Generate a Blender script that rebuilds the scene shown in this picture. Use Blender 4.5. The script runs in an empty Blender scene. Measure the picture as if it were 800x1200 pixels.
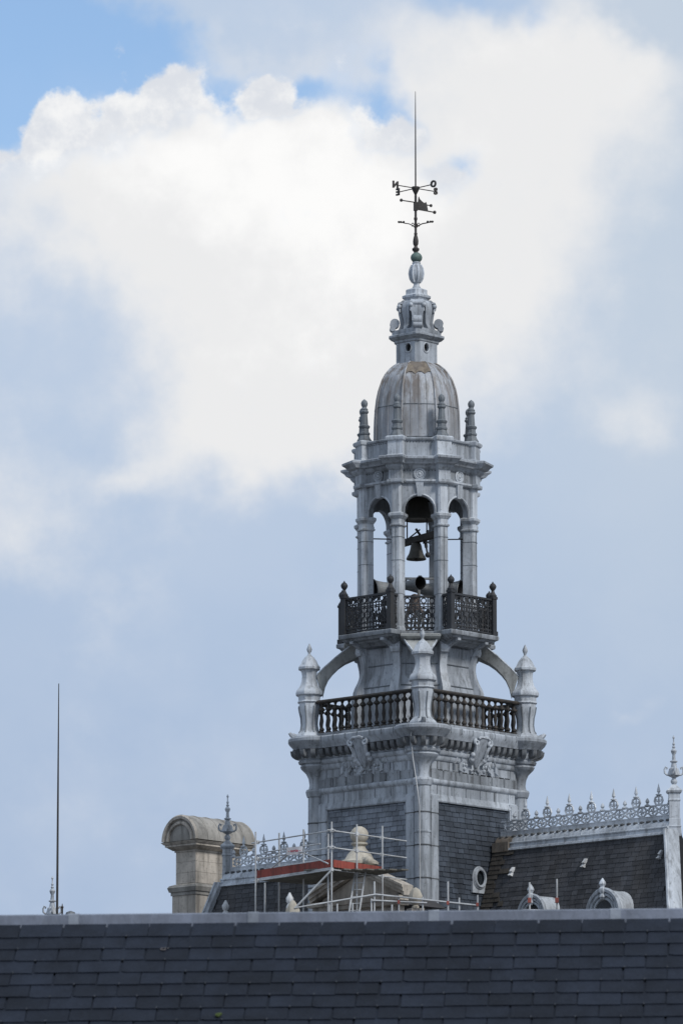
import bpy, bmesh, math, random
from math import sin, cos, pi, radians as R, sqrt, atan2, hypot
from mathutils import Vector, Matrix
random.seed(7)
SC = bpy.context.scene
COL = SC.collection

# ------------------------------------------------------------------ camera
F = 7000.0                      # focal length in photograph pixels (800 x 1200)
PITCH = math.atan(1205.0 / F)
CAMZ = 1.6
D = 175.0                       # metres to the tower's axis
cd = bpy.data.cameras.new('camera'); cam = bpy.data.objects.new('camera', cd); COL.objects.link(cam)
cam.location = (0, 0, CAMZ); cam.rotation_euler = (pi / 2 + PITCH, 0, 0)
cd.sensor_fit = 'VERTICAL'; cd.sensor_height = 36.0; cd.sensor_width = 24.0
cd.lens = F / 1200.0 * 36.0
cd.clip_start = 1.0; cd.clip_end = 20000
cd.dof.use_dof = True; cd.dof.focus_distance = 174.0; cd.dof.aperture_fstop = 9.0
SC.camera = cam

# ------------------------------------------------------------------ light
SUN_EL, SUN_AZ = R(42), R(136)          # azimuth clockwise from +Y (the view direction)
W = bpy.data.worlds.new('World'); SC.world = W; W.use_nodes = True
W.cycles.sampling_method = 'MANUAL'; W.cycles.sample_map_resolution = 512
SC.view_settings.view_transform = 'Standard'; SC.view_settings.look = 'None'
SC.view_settings.exposure = 0.0; SC.view_settings.gamma = 1.0
sl = bpy.data.lights.new('sun', 'SUN'); sl.energy = 2.2; sl.angle = R(11); sl.color = (1.0, .975, .94)
so = bpy.data.objects.new('sun', sl); COL.objects.link(so)
sdir = Vector((sin(SUN_AZ) * cos(SUN_EL), cos(SUN_AZ) * cos(SUN_EL), sin(SUN_EL)))
so.rotation_euler = sdir.to_track_quat('Z', 'Y').to_euler(); so.location = sdir * 300

def build_world():
    nt = W.node_tree; nt.nodes.clear(); L = nt.links
    def N(t, **k):
        n = nt.nodes.new(t)
        for a, b in k.items(): setattr(n, a, b)
        return n
    def put(sock, v):
        if hasattr(v, 'is_output') or isinstance(v, bpy.types.NodeSocket): L.new(v, sock)
        else: sock.default_value = v
    def M(op, a, b=None, c=None, clamp=False):
        n = N('ShaderNodeMath', operation=op); n.use_clamp = clamp
        put(n.inputs[0], a)
        if b is not None: put(n.inputs[1], b)
        if c is not None: put(n.inputs[2], c)
        return n.outputs[0]
    def mixc(f, a, b):
        n = N('ShaderNodeMix', data_type='RGBA'); put(n.inputs[0], f)
        for s, v in ((n.inputs[6], a), (n.inputs[7], b)):
            if isinstance(v, bpy.types.NodeSocket): L.new(v, s)
            else: s.default_value = (*v, 1)
        return n.outputs[2]
    def sstep(x, a, b):
        n = N('ShaderNodeMapRange', interpolation_type='SMOOTHSTEP'); put(n.inputs[0], x)
        n.inputs[1].default_value = a; n.inputs[2].default_value = b
        return n.outputs[0]
    tc = N('ShaderNodeTexCoord'); gen = tc.outputs['Generated']
    sx = N('ShaderNodeSeparateXYZ'); L.new(gen, sx.inputs[0])
    az = M('ARCTAN2', sx.outputs[0], sx.outputs[1]); el = M('ARCSINE', sx.outputs[2])
    # azimuth and elevation in hundredths of a radian
    U = M('MULTIPLY', az, 100.0); V = M('MULTIPLY', el, 100.0)
    cv = N('ShaderNodeCombineXYZ'); L.new(U, cv.inputs[0]); L.new(V, cv.inputs[1])
    def noise(scale, detail=6, rough=.55, off=0.0, dist=0.0, vec=None, sy=1.0):
        mp = N('ShaderNodeMapping'); L.new(vec or cv.outputs[0], mp.inputs[0])
        mp.inputs['Location'].default_value = (off, off * .37, off * .11); mp.inputs['Scale'].default_value = (1, sy, 1)
        n = N('ShaderNodeTexNoise'); L.new(mp.outputs[0], n.inputs['Vector'])
        n.inputs['Scale'].default_value = scale; n.inputs['Detail'].default_value = detail
        n.inputs['Roughness'].default_value = rough; n.inputs['Distortion'].default_value = dist
        return n
    # warped coordinates
    wn = noise(.55, 4, .55, 3.1)
    wv = N('ShaderNodeVectorMath', operation='SUBTRACT'); L.new(wn.outputs['Color'], wv.inputs[0]); wv.inputs[1].default_value = (.5, .5, .5)
    ws = N('ShaderNodeVectorMath', operation='SCALE'); L.new(wv.outputs[0], ws.inputs[0]); ws.inputs['Scale'].default_value = 2.4
    wa = N('ShaderNodeVectorMath', operation='ADD'); L.new(cv.outputs[0], wa.inputs[0]); L.new(ws.outputs[0], wa.inputs[1])
    sw = N('ShaderNodeSeparateXYZ'); L.new(wa.outputs[0], sw.inputs[0])
    def blob(x, y, rx, ry, amp, warp=True):
        """a soft cloud bank centred where the photograph shows one (given by azimuth and elevation)"""
        cu = 100 * math.atan((x - 400) / F); cvv = 100 * (PITCH + math.atan((600 - y) / F))
        a = sw.outputs[0] if warp else U; b = sw.outputs[1] if warp else V
        du = M('MULTIPLY', M('SUBTRACT', a, cu), 70.0 / rx); dv = M('MULTIPLY', M('SUBTRACT', b, cvv), 70.0 / ry)
        q = M('ADD', M('MULTIPLY', du, du), M('MULTIPLY', dv, dv))
        return M('MULTIPLY', M('EXPONENT', M('MULTIPLY', q, -1.0)), amp)
    def total(bl):
        s = None
        for b in bl:
            o = blob(*b); s = o if s is None else M('ADD', s, o)
        return s
    n1 = noise(.42, 8, .58, 11.0).outputs[0]
    n2 = noise(1.1, 8, .6, 5.0).outputs[0]
    n3 = noise(.16, 5, .5, 23.0).outputs[0]
    vo = N('ShaderNodeTexVoronoi', feature='SMOOTH_F1'); L.new(wa.outputs[0], vo.inputs['Vector']); vo.inputs['Scale'].default_value = .8
    vo.inputs['Smoothness'].default_value = .4; puff = vo.outputs['Distance']
    # 1 clear sky seen through gaps in the high veil (soft)
    hole = total([(-60, 10, 160, 150, 1.15), (80, 75, 150, 80, .80), (195, 75, 80, 52, .62), (20, 140, 100, 60, .5), (325, 108, 70, 34, .95), (395, 40, 46, 60, .32), (450, 135, 44, 60, .86), (516, 206, 30, 34, .62), (560, -5, 80, 40, .6), (270, 20, 110, 50, -.55)])
    hole = M('ADD', hole, M('MULTIPLY', M('SUBTRACT', n1, .5), .8)); hole = M('ADD', hole, M('MULTIPLY', M('SUBTRACT', n2, .5), .7))
    gap = M('MULTIPLY', sstep(hole, .15, 1.0), .94)
    # 2 soft white cloud inside the veil
    wh = total([(330, 250, 230, 130, 1.0), (120, 200, 190, 110, .75), (230, 120, 120, 50, .5), (440, 380, 160, 150, .75), (300, 430, 140, 110, .55), (640, 120, 230, 130, .62), (600, 300, 160, 140, .34), (420, 540, 190, 70, .30), (300, 520, 140, 90, .30), (0, 560, 90, 130, .42), (70, 650, 100, 80, .32), (70, 390, 90, 60, -.12), (640, 640, 200, 110, -.2), (140, 545, 45, 28, .4), (760, 480, 80, 60, .40), (735, 828, 60, 26, .34), (800, -5, 80, 50, -.6), (540, -10, 60, 30, -.35), (250, 540, 90, 60, .2), (680, 50, 120, 60, .5), (690, 700, 160, 120, -.25)])
    wh = M('ADD', wh, M('MULTIPLY', M('SUBTRACT', n1, .5), .8)); wh = M('ADD', wh, M('MULTIPLY', M('SUBTRACT', n2, .5), .35))
    wh = M('ADD', wh, M('MULTIPLY', M('SUBTRACT', n3, .52), .5))
    white = sstep(wh, .02, .85)
    hi = total([(345, 215, 190, 110, .9), (410, 330, 110, 130, .5), (150, 170, 150, 60, .45), (280, 420, 70, 60, .3), (650, 60, 110, 50, .30)])
    hi = M('ADD', hi, M('MULTIPLY', M('SUBTRACT', n2, .5), 1.3)); hi = sstep(hi, .2, 1.15)
    # 3 crisp-topped cumulus standing before the gaps
    warp2 = N('ShaderNodeVectorMath', operation='SCALE'); L.new(wv.outputs[0], warp2.inputs[0]); warp2.inputs['Scale'].default_value = .7
    wb = N('ShaderNodeVectorMath', operation='ADD'); L.new(cv.outputs[0], wb.inputs[0]); L.new(warp2.outputs[0], wb.inputs[1])
    sw = N('ShaderNodeSeparateXYZ'); L.new(wb.outputs[0], sw.inputs[0])
    def blob2(x, y, rx, ry, amp):
        cu = 100 * math.atan((x - 400) / F); cvv = 100 * (PITCH + math.atan((600 - y) / F))
        du = M('MULTIPLY', M('SUBTRACT', sw.outputs[0], cu), 70.0 / rx); dv = M('MULTIPLY', M('SUBTRACT', sw.outputs[1], cvv), 70.0 / ry)
        return M('MULTIPLY', M('EXPONENT', M('MULTIPLY', M('ADD', M('MULTIPLY', du, du), M('MULTIPLY', dv, dv)), -1.0)), amp)
    cu_ = None
    for bl in [(0, 260, 110, 105, 1.1), (140, 190, 80, 100, .95), (200, 120, 50, 56, .80), (50, 160, 26, 48, .55), (303, 112, 36, 34, .66), (380, 235, 115, 125, 1.1), (500, 200, 50, 80, .45), (260, 300, 200, 120, .9)]:
        o_ = blob2(*bl); cu_ = o_ if cu_ is None else M('ADD', cu_, o_)
    n4 = noise(2.6, 7, .58, 41.0).outputs[0]
    vo2 = N('ShaderNodeTexVoronoi', feature='SMOOTH_F1'); L.new(wb.outputs[0], vo2.inputs['Vector']); vo2.inputs['Scale'].default_value = 1.25; vo2.inputs['Smoothness'].default_value = .35
    cu_ = M('ADD', cu_, M('MULTIPLY', M('SUBTRACT', n4, .5), .85)); cu_ = M('ADD', cu_, M('MULTIPLY', M('SUBTRACT', .42, vo2.outputs['Distance']), .85))
    cum = sstep(cu_, .42, .72)
    lay = sstep(V, 9.0, 22.0)
    base = mixc(lay, (.372, .485, .675), (.505, .610, .765))
    base = mixc(M('MULTIPLY', sstep(n3, .36, .66), .42), base, (.555, .635, .765))
    base = mixc(M('MULTIPLY', sstep(n1, .42, .66), .22), base, (.555, .635, .765))
    right = sstep(U, 1.0, 6.0)
    base = mixc(M('MULTIPLY', M('MULTIPLY', right, lay), .55), base, (.570, .640, .715))
    cl = mixc(white, base, (.835, .838, .845))
    cl = mixc(hi, cl, (.975, .972, .965))
    shade = sstep(n2, .36, .62)
    cum_c = mixc(M('MAXIMUM', hi, M('MULTIPLY', shade, .80)), (.715, .745, .80), (.96, .958, .95))
    sky = N('ShaderNodeTexSky', sky_type='NISHITA'); sky.sun_disc = False
    sky.sun_elevation = SUN_EL; sky.sun_rotation = SUN_AZ; sky.air_density = 1.0; sky.dust_density = .3; sky.ozone_density = 3.0
    b1 = N('ShaderNodeBackground'); L.new(sky.outputs[0], b1.inputs[0]); b1.inputs[1].default_value = 0.15
    b2 = N('ShaderNodeBackground'); L.new(cl, b2.inputs[0]); b2.inputs[1].default_value = 1.0
    b3 = N('ShaderNodeBackground'); L.new(cum_c, b3.inputs[0]); b3.inputs[1].default_value = 1.0
    ms0 = N('ShaderNodeMixShader'); L.new(gap, ms0.inputs[0]); L.new(b2.outputs[0], ms0.inputs[1]); L.new(b1.outputs[0], ms0.inputs[2])
    covered = M('MULTIPLY', cum, sstep(gap, .0, .35))
    ms = N('ShaderNodeMixShader'); L.new(covered, ms.inputs[0]); L.new(ms0.outputs[0], ms.inputs[1]); L.new(b3.outputs[0], ms.inputs[2])
    out = N('ShaderNodeOutputWorld'); L.new(ms.outputs[0], out.inputs[0])
build_world()

# ------------------------------------------------------------------ pixel <-> place
CP, SP = cos(PITCH), sin(PITCH)
def ray(x, y):
    u = (x - 400) / F; v = (600 - y) / F
    return Vector((u, CP - v * SP, SP + v * CP))
def at(x, y, Y):
    d = ray(x, y); t = Y / d.y
    return Vector((d.x * t, Y, CAMZ + d.z * t))
AX = 488.3
TX = at(AX, 600, D).x
PHI = R(2.0)
def Z(y): return at(AX, y, D).z
def S(y): return D / ray(AX, y).y / F
def hit(x, y, p0, n):
    """where the sight line through a photograph point meets a vertical plane"""
    d = ray(x, y); o = Vector((0, 0, CAMZ)); t = (p0 - o).dot(n) / d.dot(n)
    return o + d * t

# ------------------------------------------------------------------ mesh helpers
class MB:
    def __init__(s): s.v = []; s.f = []
    def ring_loft(s, rings, cap=True, closed=True):
        b = len(s.v); n = len(rings[0])
        for r in rings: s.v += [tuple(p) for p in r]
        for i in range(len(rings) - 1):
            for j in range(n if closed else n - 1):
                k = (j + 1) % n
                s.f.append((b + i * n + j, b + i * n + k, b + (i + 1) * n + k, b + (i + 1) * n + j))
        if cap:
            s.f.append(tuple(b + j for j in range(n))[::-1]); e = b + (len(rings) - 1) * n
            s.f.append(tuple(e + j for j in range(n)))
        return s
    def lathe(s, prof, n=12, ph=0.0, c=(0, 0)):
        rings = [[(c[0] + r * sin(ph + 2 * pi * j / n), c[1] - r * cos(ph + 2 * pi * j / n), z) for j in range(n)] for r, z in prof]
        return s.ring_loft(rings)
    def box(s, x0, x1, y0, y1, z0, z1):
        return s.ring_loft([[(x0, y0, z), (x1, y0, z), (x1, y1, z), (x0, y1, z)] for z in (z0, z1)])
    def levels(s, lv):
        """stack of rectangles (half width, inner, outer, z), facing -Y"""
        return s.ring_loft([[(-w, -o, z), (w, -o, z), (w, -i, z), (-w, -i, z)] for w, i, o, z in lv])
    def prism(s, poly, y0, y1):
        return s.ring_loft([[(x, y, z) for x, z in poly] for y in (y0, y1)])
    def tube(s, path, r, n=5, closed=False):
        P = [Vector(p) for p in path]; m = len(P); rr = r if isinstance(r, (list, tuple)) else [r] * m
        T = []
        for i in range(m):
            a = P[(i - 1) % m] if (closed or i > 0) else P[i]; b = P[(i + 1) % m] if (closed or i < m - 1) else P[i]
            T.append((b - a).normalized())
        ref = Vector((0, 0, 1)) if abs(T[0].z) < .9 else Vector((1, 0, 0))
        u = T[0].cross(ref).normalized(); rings = []
        for i in range(m):
            u = (u - T[i] * u.dot(T[i])).normalized(); w = T[i].cross(u)
            rings.append([P[i] + (u * cos(2 * pi * j / n + .4) + w * sin(2 * pi * j / n + .4)) * rr[i] for j in range(n)])
        if closed: rings.append(rings[0])
        return s.ring_loft(rings, cap=not closed)
    def ball(s, c, r, n=10, m=6, sz=1.0):
        rings = []
        for i in range(m + 1):
            a = -pi / 2 + pi * i / m; q = max(cos(a), .02) * r
            rings.append([(c[0] + q * cos(2 * pi * j / n), c[1] + q * sin(2 * pi * j / n), c[2] + sin(a) * r * sz) for j in range(n)])
        return s.ring_loft(rings)
    def hoop(s, cx, y, cz, rx, rz, r, k=16, n=5):
        return s.tube([(cx + rx * cos(2 * pi * i / k), y, cz + rz * sin(2 * pi * i / k)) for i in range(k)], r, n, closed=True)
    def rod(s, a, b, r, n=6): return s.tube([a, b], r, n)
    def move(s, M, frm=0):
        for i in range(frm, len(s.v)): s.v[i] = tuple(M @ Vector(s.v[i]))
        return s
    def mesh(s, name, mat, ang=38):
        me = bpy.data.meshes.new(name); me.from_pydata([tuple(p) for p in s.v], [], s.f)
        bm = bmesh.new(); bm.from_mesh(me); bmesh.ops.remove_doubles(bm, verts=bm.verts, dist=1e-5)
        bmesh.ops.recalc_face_normals(bm, faces=bm.faces); bm.to_mesh(me); bm.free()
        me.materials.append(mat)
        for p in me.polygons: p.use_smooth = True
        me.set_sharp_from_angle(angle=R(ang))
        return me
    def build(s, name, mat, parent=None, loc=(0, 0, 0), rz=0.0, ang=38):
        return add(name, s.mesh(name, mat, ang), parent, loc, rz)
def add(name, me, parent=None, loc=(0, 0, 0), rz=0.0, label=None, kind=None):
    o = bpy.data.objects.new(name, me); COL.objects.link(o); o.parent = parent
    o.location = loc; o.rotation_euler = (0, 0, rz)
    if label: o['label'] = label
    if kind: o['kind'] = kind
    return o
def thing(name, label, cat, loc=(0, 0, 0), rz=0.0, group=None):
    o = add(name, None, None, loc, rz); o.empty_display_size = .3
    o['label'] = label; o['category'] = cat
    if group: o['group'] = group
    return o
def tag(o, label, cat, group=None):
    o['label'] = label; o['category'] = cat
    if group: o['group'] = group
    return o
def text_mesh(txt, size, ext, mat, bold=0.0):
    c = bpy.data.curves.new('lettering', 'FONT'); c.body = txt; c.size = size; c.extrude = ext; c.offset = bold
    c.align_x = 'CENTER'; c.align_y = 'CENTER'; c.resolution_u = 3
    o = bpy.data.objects.new('lettering', c); COL.objects.link(o)
    dg = bpy.context.evaluated_depsgraph_get(); me = bpy.data.meshes.new_from_object(o.evaluated_get(dg))
    bpy.data.objects.remove(o); me.materials.clear(); me.materials.append(mat); return me
def arc(cx, cz, r, a0, a1, k=8, y=0.0, rz=None):
    rz = rz or r
    return [(cx + r * cos(a0 + (a1 - a0) * i / k), y, cz + rz * sin(a0 + (a1 - a0) * i / k)) for i in range(k + 1)]
def spiral(cx, cz, r0, r1, a0, a1, k=10, y=0.0):
    return [(cx + (r0 + (r1 - r0) * i / k) * cos(a0 + (a1 - a0) * i / k), y, cz + (r0 + (r1 - r0) * i / k) * sin(a0 + (a1 - a0) * i / k)) for i in range(k + 1)]

# ------------------------------------------------------------------ materials
def material(name, base, stain=(.05, .05, .05), amt=.5, light=None, lamt=.3, rough=.6, metal=0.0, streak=5.0, scale=1.0, bump=.25, rand=0.0, island=False, spec=.4, third=None, above=None):
    m = bpy.data.materials.new(name); m.use_nodes = True; nt = m.node_tree; L = nt.links; nt.nodes.clear()
    def N(t, **k):
        n = nt.nodes.new(t)
        for a, b in k.items(): setattr(n, a, b)
        return n
    def mix(f, a, b, blend='MIX'):
        n = N('ShaderNodeMix', data_type='RGBA'); n.blend_type = blend
        if isinstance(f, bpy.types.NodeSocket): L.new(f, n.inputs[0])
        else: n.inputs[0].default_value = f
        for s, v in ((n.inputs[6], a), (n.inputs[7], b)):
            if isinstance(v, bpy.types.NodeSocket): L.new(v, s)
            else: s.default_value = (*v[:3], 1)
        return n.outputs[2]
    def ramp(x, a, b, to=1.0):
        n = N('ShaderNodeMapRange', interpolation_type='SMOOTHSTEP'); L.new(x, n.inputs[0])
        n.inputs[1].default_value = a; n.inputs[2].default_value = b; n.inputs[4].default_value = to; return n.outputs[0]
    geo = N('ShaderNodeNewGeometry'); pos = geo.outputs['Position']
    oi = N('ShaderNodeObjectInfo')
    def noise(sc, sz=1.0, det=5, rough_=.6, off=0):
        mp = N('ShaderNodeMapping'); L.new(pos, mp.inputs[0]); mp.inputs['Scale'].default_value = (1, 1, sz); mp.inputs['Location'].default_value = (off, off * .7, off * .3)
        n = N('ShaderNodeTexNoise'); L.new(mp.outputs[0], n.inputs['Vector']); n.inputs['Scale'].default_value = sc
        n.inputs['Detail'].default_value = det; n.inputs['Roughness'].default_value = rough_; return n.outputs[0]
    big = noise(1.1 * scale, .6, 6, .62, 3); st = noise(streak * scale, .10, 5, .65, 9); fine = noise(14 * scale, .8, 4, .6, 17)
    c = mix(ramp(big, .30, .70), tuple(x * .66 for x in base), tuple(min(1, x * 1.2) for x in base))
    if light: c = mix(ramp(st, .52, .75, lamt), c, light)
    c = mix(ramp(noise(streak * 1.3 * scale, .07, 6, .7, 31), .45, .67, amt), c, stain)
    c = mix(ramp(fine, .56, .70, amt * .75), c, stain)
    if third:
        f = ramp(noise(third[1], third[3] if len(third) > 3 else .5, 5, .6, 44), .43, .62, third[2])
        if above:
            sp_ = N('ShaderNodeSeparateXYZ'); L.new(pos, sp_.inputs[0]); mu = N('ShaderNodeMath', operation='MULTIPLY'); L.new(f, mu.inputs[0]); L.new(ramp(sp_.outputs[2], above[0], above[1]), mu.inputs[1]); f = mu.outputs[0]
        c = mix(f, c, third[0])
    if rand:
        src = geo.outputs['Random Per Island'] if island else oi.outputs['Random']
        mr = N('ShaderNodeMapRange'); L.new(src, mr.inputs[0]); mr.inputs[3].default_value = 1 - rand; mr.inputs[4].default_value = 1 + rand
        cc = N('ShaderNodeCombineColor')
        for i in range(3): L.new(mr.outputs[0], cc.inputs[i])
        c = mix(1.0, c, cc.outputs[0], 'MULTIPLY')
    p = N('ShaderNodeBsdfPrincipled'); L.new(c, p.inputs['Base Color'])
    p.inputs['Metallic'].default_value = metal; p.inputs['Specular IOR Level'].default_value = spec
    mr = N('ShaderNodeMapRange'); L.new(fine, mr.inputs[0]); mr.inputs[3].default_value = max(.05, rough - .12); mr.inputs[4].default_value = min(1, rough + .15); L.new(mr.outputs[0], p.inputs['Roughness'])
    if bump:
        bp = N('ShaderNodeBump'); bp.inputs['Strength'].default_value = bump; bp.inputs['Distance'].default_value = .02; L.new(fine, bp.inputs['Height']); L.new(bp.outputs[0], p.inputs['Normal'])
    o = N('ShaderNodeOutputMaterial'); L.new(p.outputs[0], o.inputs[0])
    return m
MZ = material('zinc', (.385, .415, .455), (.085, .088, .09), .62, (.50, .535, .58), .42, .55, streak=4.5, rand=.10)
MZW = material('weathered_zinc', (.265, .285, .31), (.055, .056, .057), .75, (.42, .445, .47), .5, .65, streak=4, rand=.10)
MZL = material('pale_zinc', (.475, .508, .55), (.10, .10, .10), .56, (.58, .615, .655), .42, .55, streak=5, rand=.06)
MDOME = material('dome_zinc', (.40, .42, .455), (.16, .14, .115), .6, (.58, .595, .615), .6, .5, streak=6, third=((.125, .095, .072), 4.2, .85, .055), above=(33.4, 35.8))
MSHADEJOINT = material('shade_and_joint_zinc', (.105, .11, .116), (.035, .036, .036), .7, (.18, .188, .196), .4, .75)  # near-black zinc: painted-in shade under the cornice, plus dark joints, nails and lip
MMOD = material('modillion_zinc', (.175, .186, .20), (.05, .05, .05), .7, (.27, .28, .30), .4, .7)  # modillion colour darkened to carry the shade of the overhang
MLICH = material('lichened_zinc', (.33, .34, .335), (.11, .108, .10), .7, (.46, .46, .44), .5, .75, streak=3)
MCREST = material('cresting_paint', (.55, .58, .615), (.20, .20, .20), .5, (.66, .69, .72), .4, .5)
MSLT2 = material('dark_tower_slate', (.052, .064, .084), (.026, .032, .042), .6, (.085, .10, .122), .35, .6, rand=.30, island=True, streak=2.2)  # darker slate tone, used on the right face only
MRUST = material('rust_stained_zinc', (.24, .20, .155), (.07, .052, .04), .85, (.40, .355, .30), .6, .65, streak=5, third=((.15, .13, .115), 3.6, .7, .15))
MDARKZ = material('dark_zinc', (.17, .19, .21), (.05, .05, .05), .5, (.24, .25, .26), .4, .6)
MIRON = material('dark_iron', (.040, .043, .049), (.05, .04, .03), .3, None, 0, .55, spec=.3)
MBAL = material('rusty_iron', (.036, .033, .031), (.085, .065, .048), .5, None, 0, .7)
MVANE = material('vane_iron', (.045, .042, .040), (.08, .06, .05), .4, None, 0, .6)
MPAT = material('copper_patina', (.10, .15, .135), (.04, .05, .05), .5, (.2, .28, .25), .4, .6)
MBELL = material('bell_bronze', (.085, .08, .07), (.05, .06, .05), .4, None, 0, .5, metal=.3)
MBELL2 = material('bell_brown', (.20, .14, .11), (.06, .05, .05), .5, None, 0, .6)
MWOOD = material('beam_wood', (.05, .045, .04), (.02, .02, .02), .4, None, 0, .8)
MHORN = material('horn_grey', (.23, .24, .245), (.12, .12, .12), .4, None, 0, .5)
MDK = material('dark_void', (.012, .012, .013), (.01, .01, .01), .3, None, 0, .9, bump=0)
MSLT = material('tower_slate', (.175, .195, .228), (.095, .105, .12), .45, (.26, .285, .315), .35, .6, rand=.30, island=True, streak=2.2)
MSLR = material('roof_slate', (.053, .055, .062), (.030, .031, .035), .5, (.085, .085, .09), .4, .7, rand=.30, island=True, third=((.056, .048, .040), .55, .35, .35))
MSLM = material('mossy_slate', (.052, .046, .040), (.03, .027, .024), .6, (.078, .068, .056), .5, .85, rand=.25, island=True)
MSTONE = material('beige_stone', (.455, .41, .355), (.105, .095, .085), .68, (.56, .52, .47), .4, .8, streak=3, rand=.06)
MSTONE2 = material('pale_stone', (.44, .405, .34), (.2, .18, .15), .35, (.6, .56, .48), .4, .8, streak=3)
MSTONE3 = material('grey_roof_stone', (.30, .285, .26), (.10, .095, .088), .6, (.33, .31, .28), .4, .8, streak=3)
MSTEEL = material('galvanised_steel', (.48, .49, .50), (.22, .22, .22), .4, None, 0, .5, metal=.15)
MRED = material('red_board', (.27, .058, .042), (.10, .035, .03), .65, (.36, .11, .08), .4, .7)
MPLAT = material('platform_board', (.16, .15, .13), (.06, .06, .05), .5, None, 0, .8)
MCLAMP = material('red_clamp', (.26, .07, .055), (.2, .04, .03), .3, None, 0, .6)
MSIGN = material('white_sign', (.75, .72, .72), (.55, .5, .5), .2, None, 0, .6)
MSIGNR = material('red_lettering', (.55, .04, .08), (.45, .04, .08), .1, None, 0, .6)
MWHITE = material('white_zinc', (.62, .63, .64), (.3, .3, .3), .4, None, 0, .5)
MFLASH = material('roof_flashing', (.165, .185, .235), (.11, .125, .155), .45, (.22, .245, .295), .4, .5, streak=3, scale=3)
MFLASHJ = material('flashing_joint', (.235, .26, .305), (.16, .18, .21), .3, None, 0, .5, scale=3)
MFSL = material('front_slate', (.0130, .0172, .0275), (.0098, .0130, .0205), .5, (.019, .0245, .037), .5, .6, rand=.26, scale=3, spec=.18)
MHOOK = material('dull_hook', (.055, .06, .07), (.03, .03, .035), .4, None, 0, .6)
MUND = material('roof_underlay', (.012, .013, .016), (.01, .01, .01), .3, None, 0, .9)
MPLAST = material('plaster_wall', (.42, .40, .36), (.25, .23, .2), .4, None, 0, .9)
MGROUND = material('paving', (.13, .125, .12), (.07, .07, .065), .5, (.19, .185, .18), .3, .9, scale=.3)
MGLASS = material('dark_glass', (.02, .025, .03), (.01, .012, .015), .3, None, 0, .15, bump=0, spec=.6)
MLEAF = material('moss_tuft', (.07, .10, .03), (.04, .06, .02), .4, None, 0, .9)

# ------------------------------------------------------------------ ground
g = MB(); g.ring_loft([[(-6000, -3000, 0), (6000, -3000, 0)], [(-6000, 9000, 0), (6000, 9000, 0)]], cap=False, closed=False)
add('ground', g.mesh('ground', MGROUND), kind='structure')

# ================================================================== BELL TOWER
TW = thing('bell_tower', 'tall grey zinc bell tower with domed open belfry above slate faced square base', 'bell tower', (TX, D, 0), PHI)
def PL(prof): return [(r * S(y), Z(y)) for r, y in prof]
def sq(prof, ch=0.0):
    """square stack, one corner towards the camera: (half diagonal px, y); ch = chamfer px"""
    m = MB(); rings = []
    for d, y in prof:
        s = S(y); z = Z(y)
        if ch:
            pts = []
            for k in range(4):
                a = k * pi / 2
                for e in (-1, 1):
                    pts.append((((d - ch) * sin(a) + e * ch * cos(a)) * s, (-(d - ch) * cos(a) + e * ch * sin(a)) * s, z))
        else: pts = [(d * s * sin(k * pi / 2), -d * s * cos(k * pi / 2), z) for k in range(4)]
        rings.append(pts)
    return m.ring_loft(rings)
def octa(prof): return MB().lathe(PL(prof), 8, pi / 8)
CORN = [k * pi / 2 for k in range(4)]; FACE = [pi / 4 + k * pi / 2 for k in range(4)]
VERT = [pi / 8 + k * pi / 4 for k in range(8)]; OFACE = [k * pi / 4 for k in range(8)]
def LV(lv): return [(w * S(y), i * S(y), o * S(y), Z(y)) for w, i, o, y in lv]
def polar(r, a): return (r * sin(a), -r * cos(a), 0)
SB = S(920)

# --- square shaft
core = sq([(121, 930), (121, 1150)]); core.v = core.v[:4] + [(x, y, 0) for x, y, z in core.v[4:]]
core.build('tower_wall', MZW, TW)
AP = 121 / sqrt(2) * SB
def slates(m, u0, u1, w0, w1, du, dw, fn, jit=.25, skip=None, lift=1.0):
    """overlapping slates over a rectangle; fn(u, w, lift) -> point"""
    nrow = int((w1 - w0) / dw + .5)
    for r in range(nrow):
        wb = w0 + r * dw; u = u0 - (du * .5 if r % 2 else 0) - random.uniform(0, du * .2)
        while u < u1:
            wd = du * random.uniform(1 - jit, 1 + jit); a = max(u, u0); b = min(u + wd - .012, u1); u += wd
            if b - a < .02: continue
            if skip and skip((a + b) / 2, wb): continue
            lo = (.020 + random.uniform(0, .012)) * lift; hi = .004 + random.uniform(0, .003); w_ = wb + random.uniform(-.008, .008); t = min(wb + dw * 1.06, w1)
            i = len(m.v)
            m.v += [fn(a, w_, lo), fn(b, w_, lo), fn(b, t, hi), fn(a, t, hi), fn(a, w_, 0), fn(b, w_, 0), fn(b, t, 0), fn(a, t, 0)]
            m.f += [(i, i + 1, i + 2, i + 3), (i, i + 4, i + 5, i + 1), (i, i + 3, i + 7, i + 4), (i + 1, i + 5, i + 6, i + 2)]
SH = 61 * SB
sl_ = MB(); slates(sl_, -SH, SH, Z(1150), Z(952), 12.2 * SB, 5.9 * SB, lambda u, w, l: (u, -AP - l - .01, w))
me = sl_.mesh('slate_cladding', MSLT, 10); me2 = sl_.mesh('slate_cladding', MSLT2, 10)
for i, a in enumerate(FACE): add('slate_cladding', me2 if i == 0 else me, TW, rz=a, kind='stuff')
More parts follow.
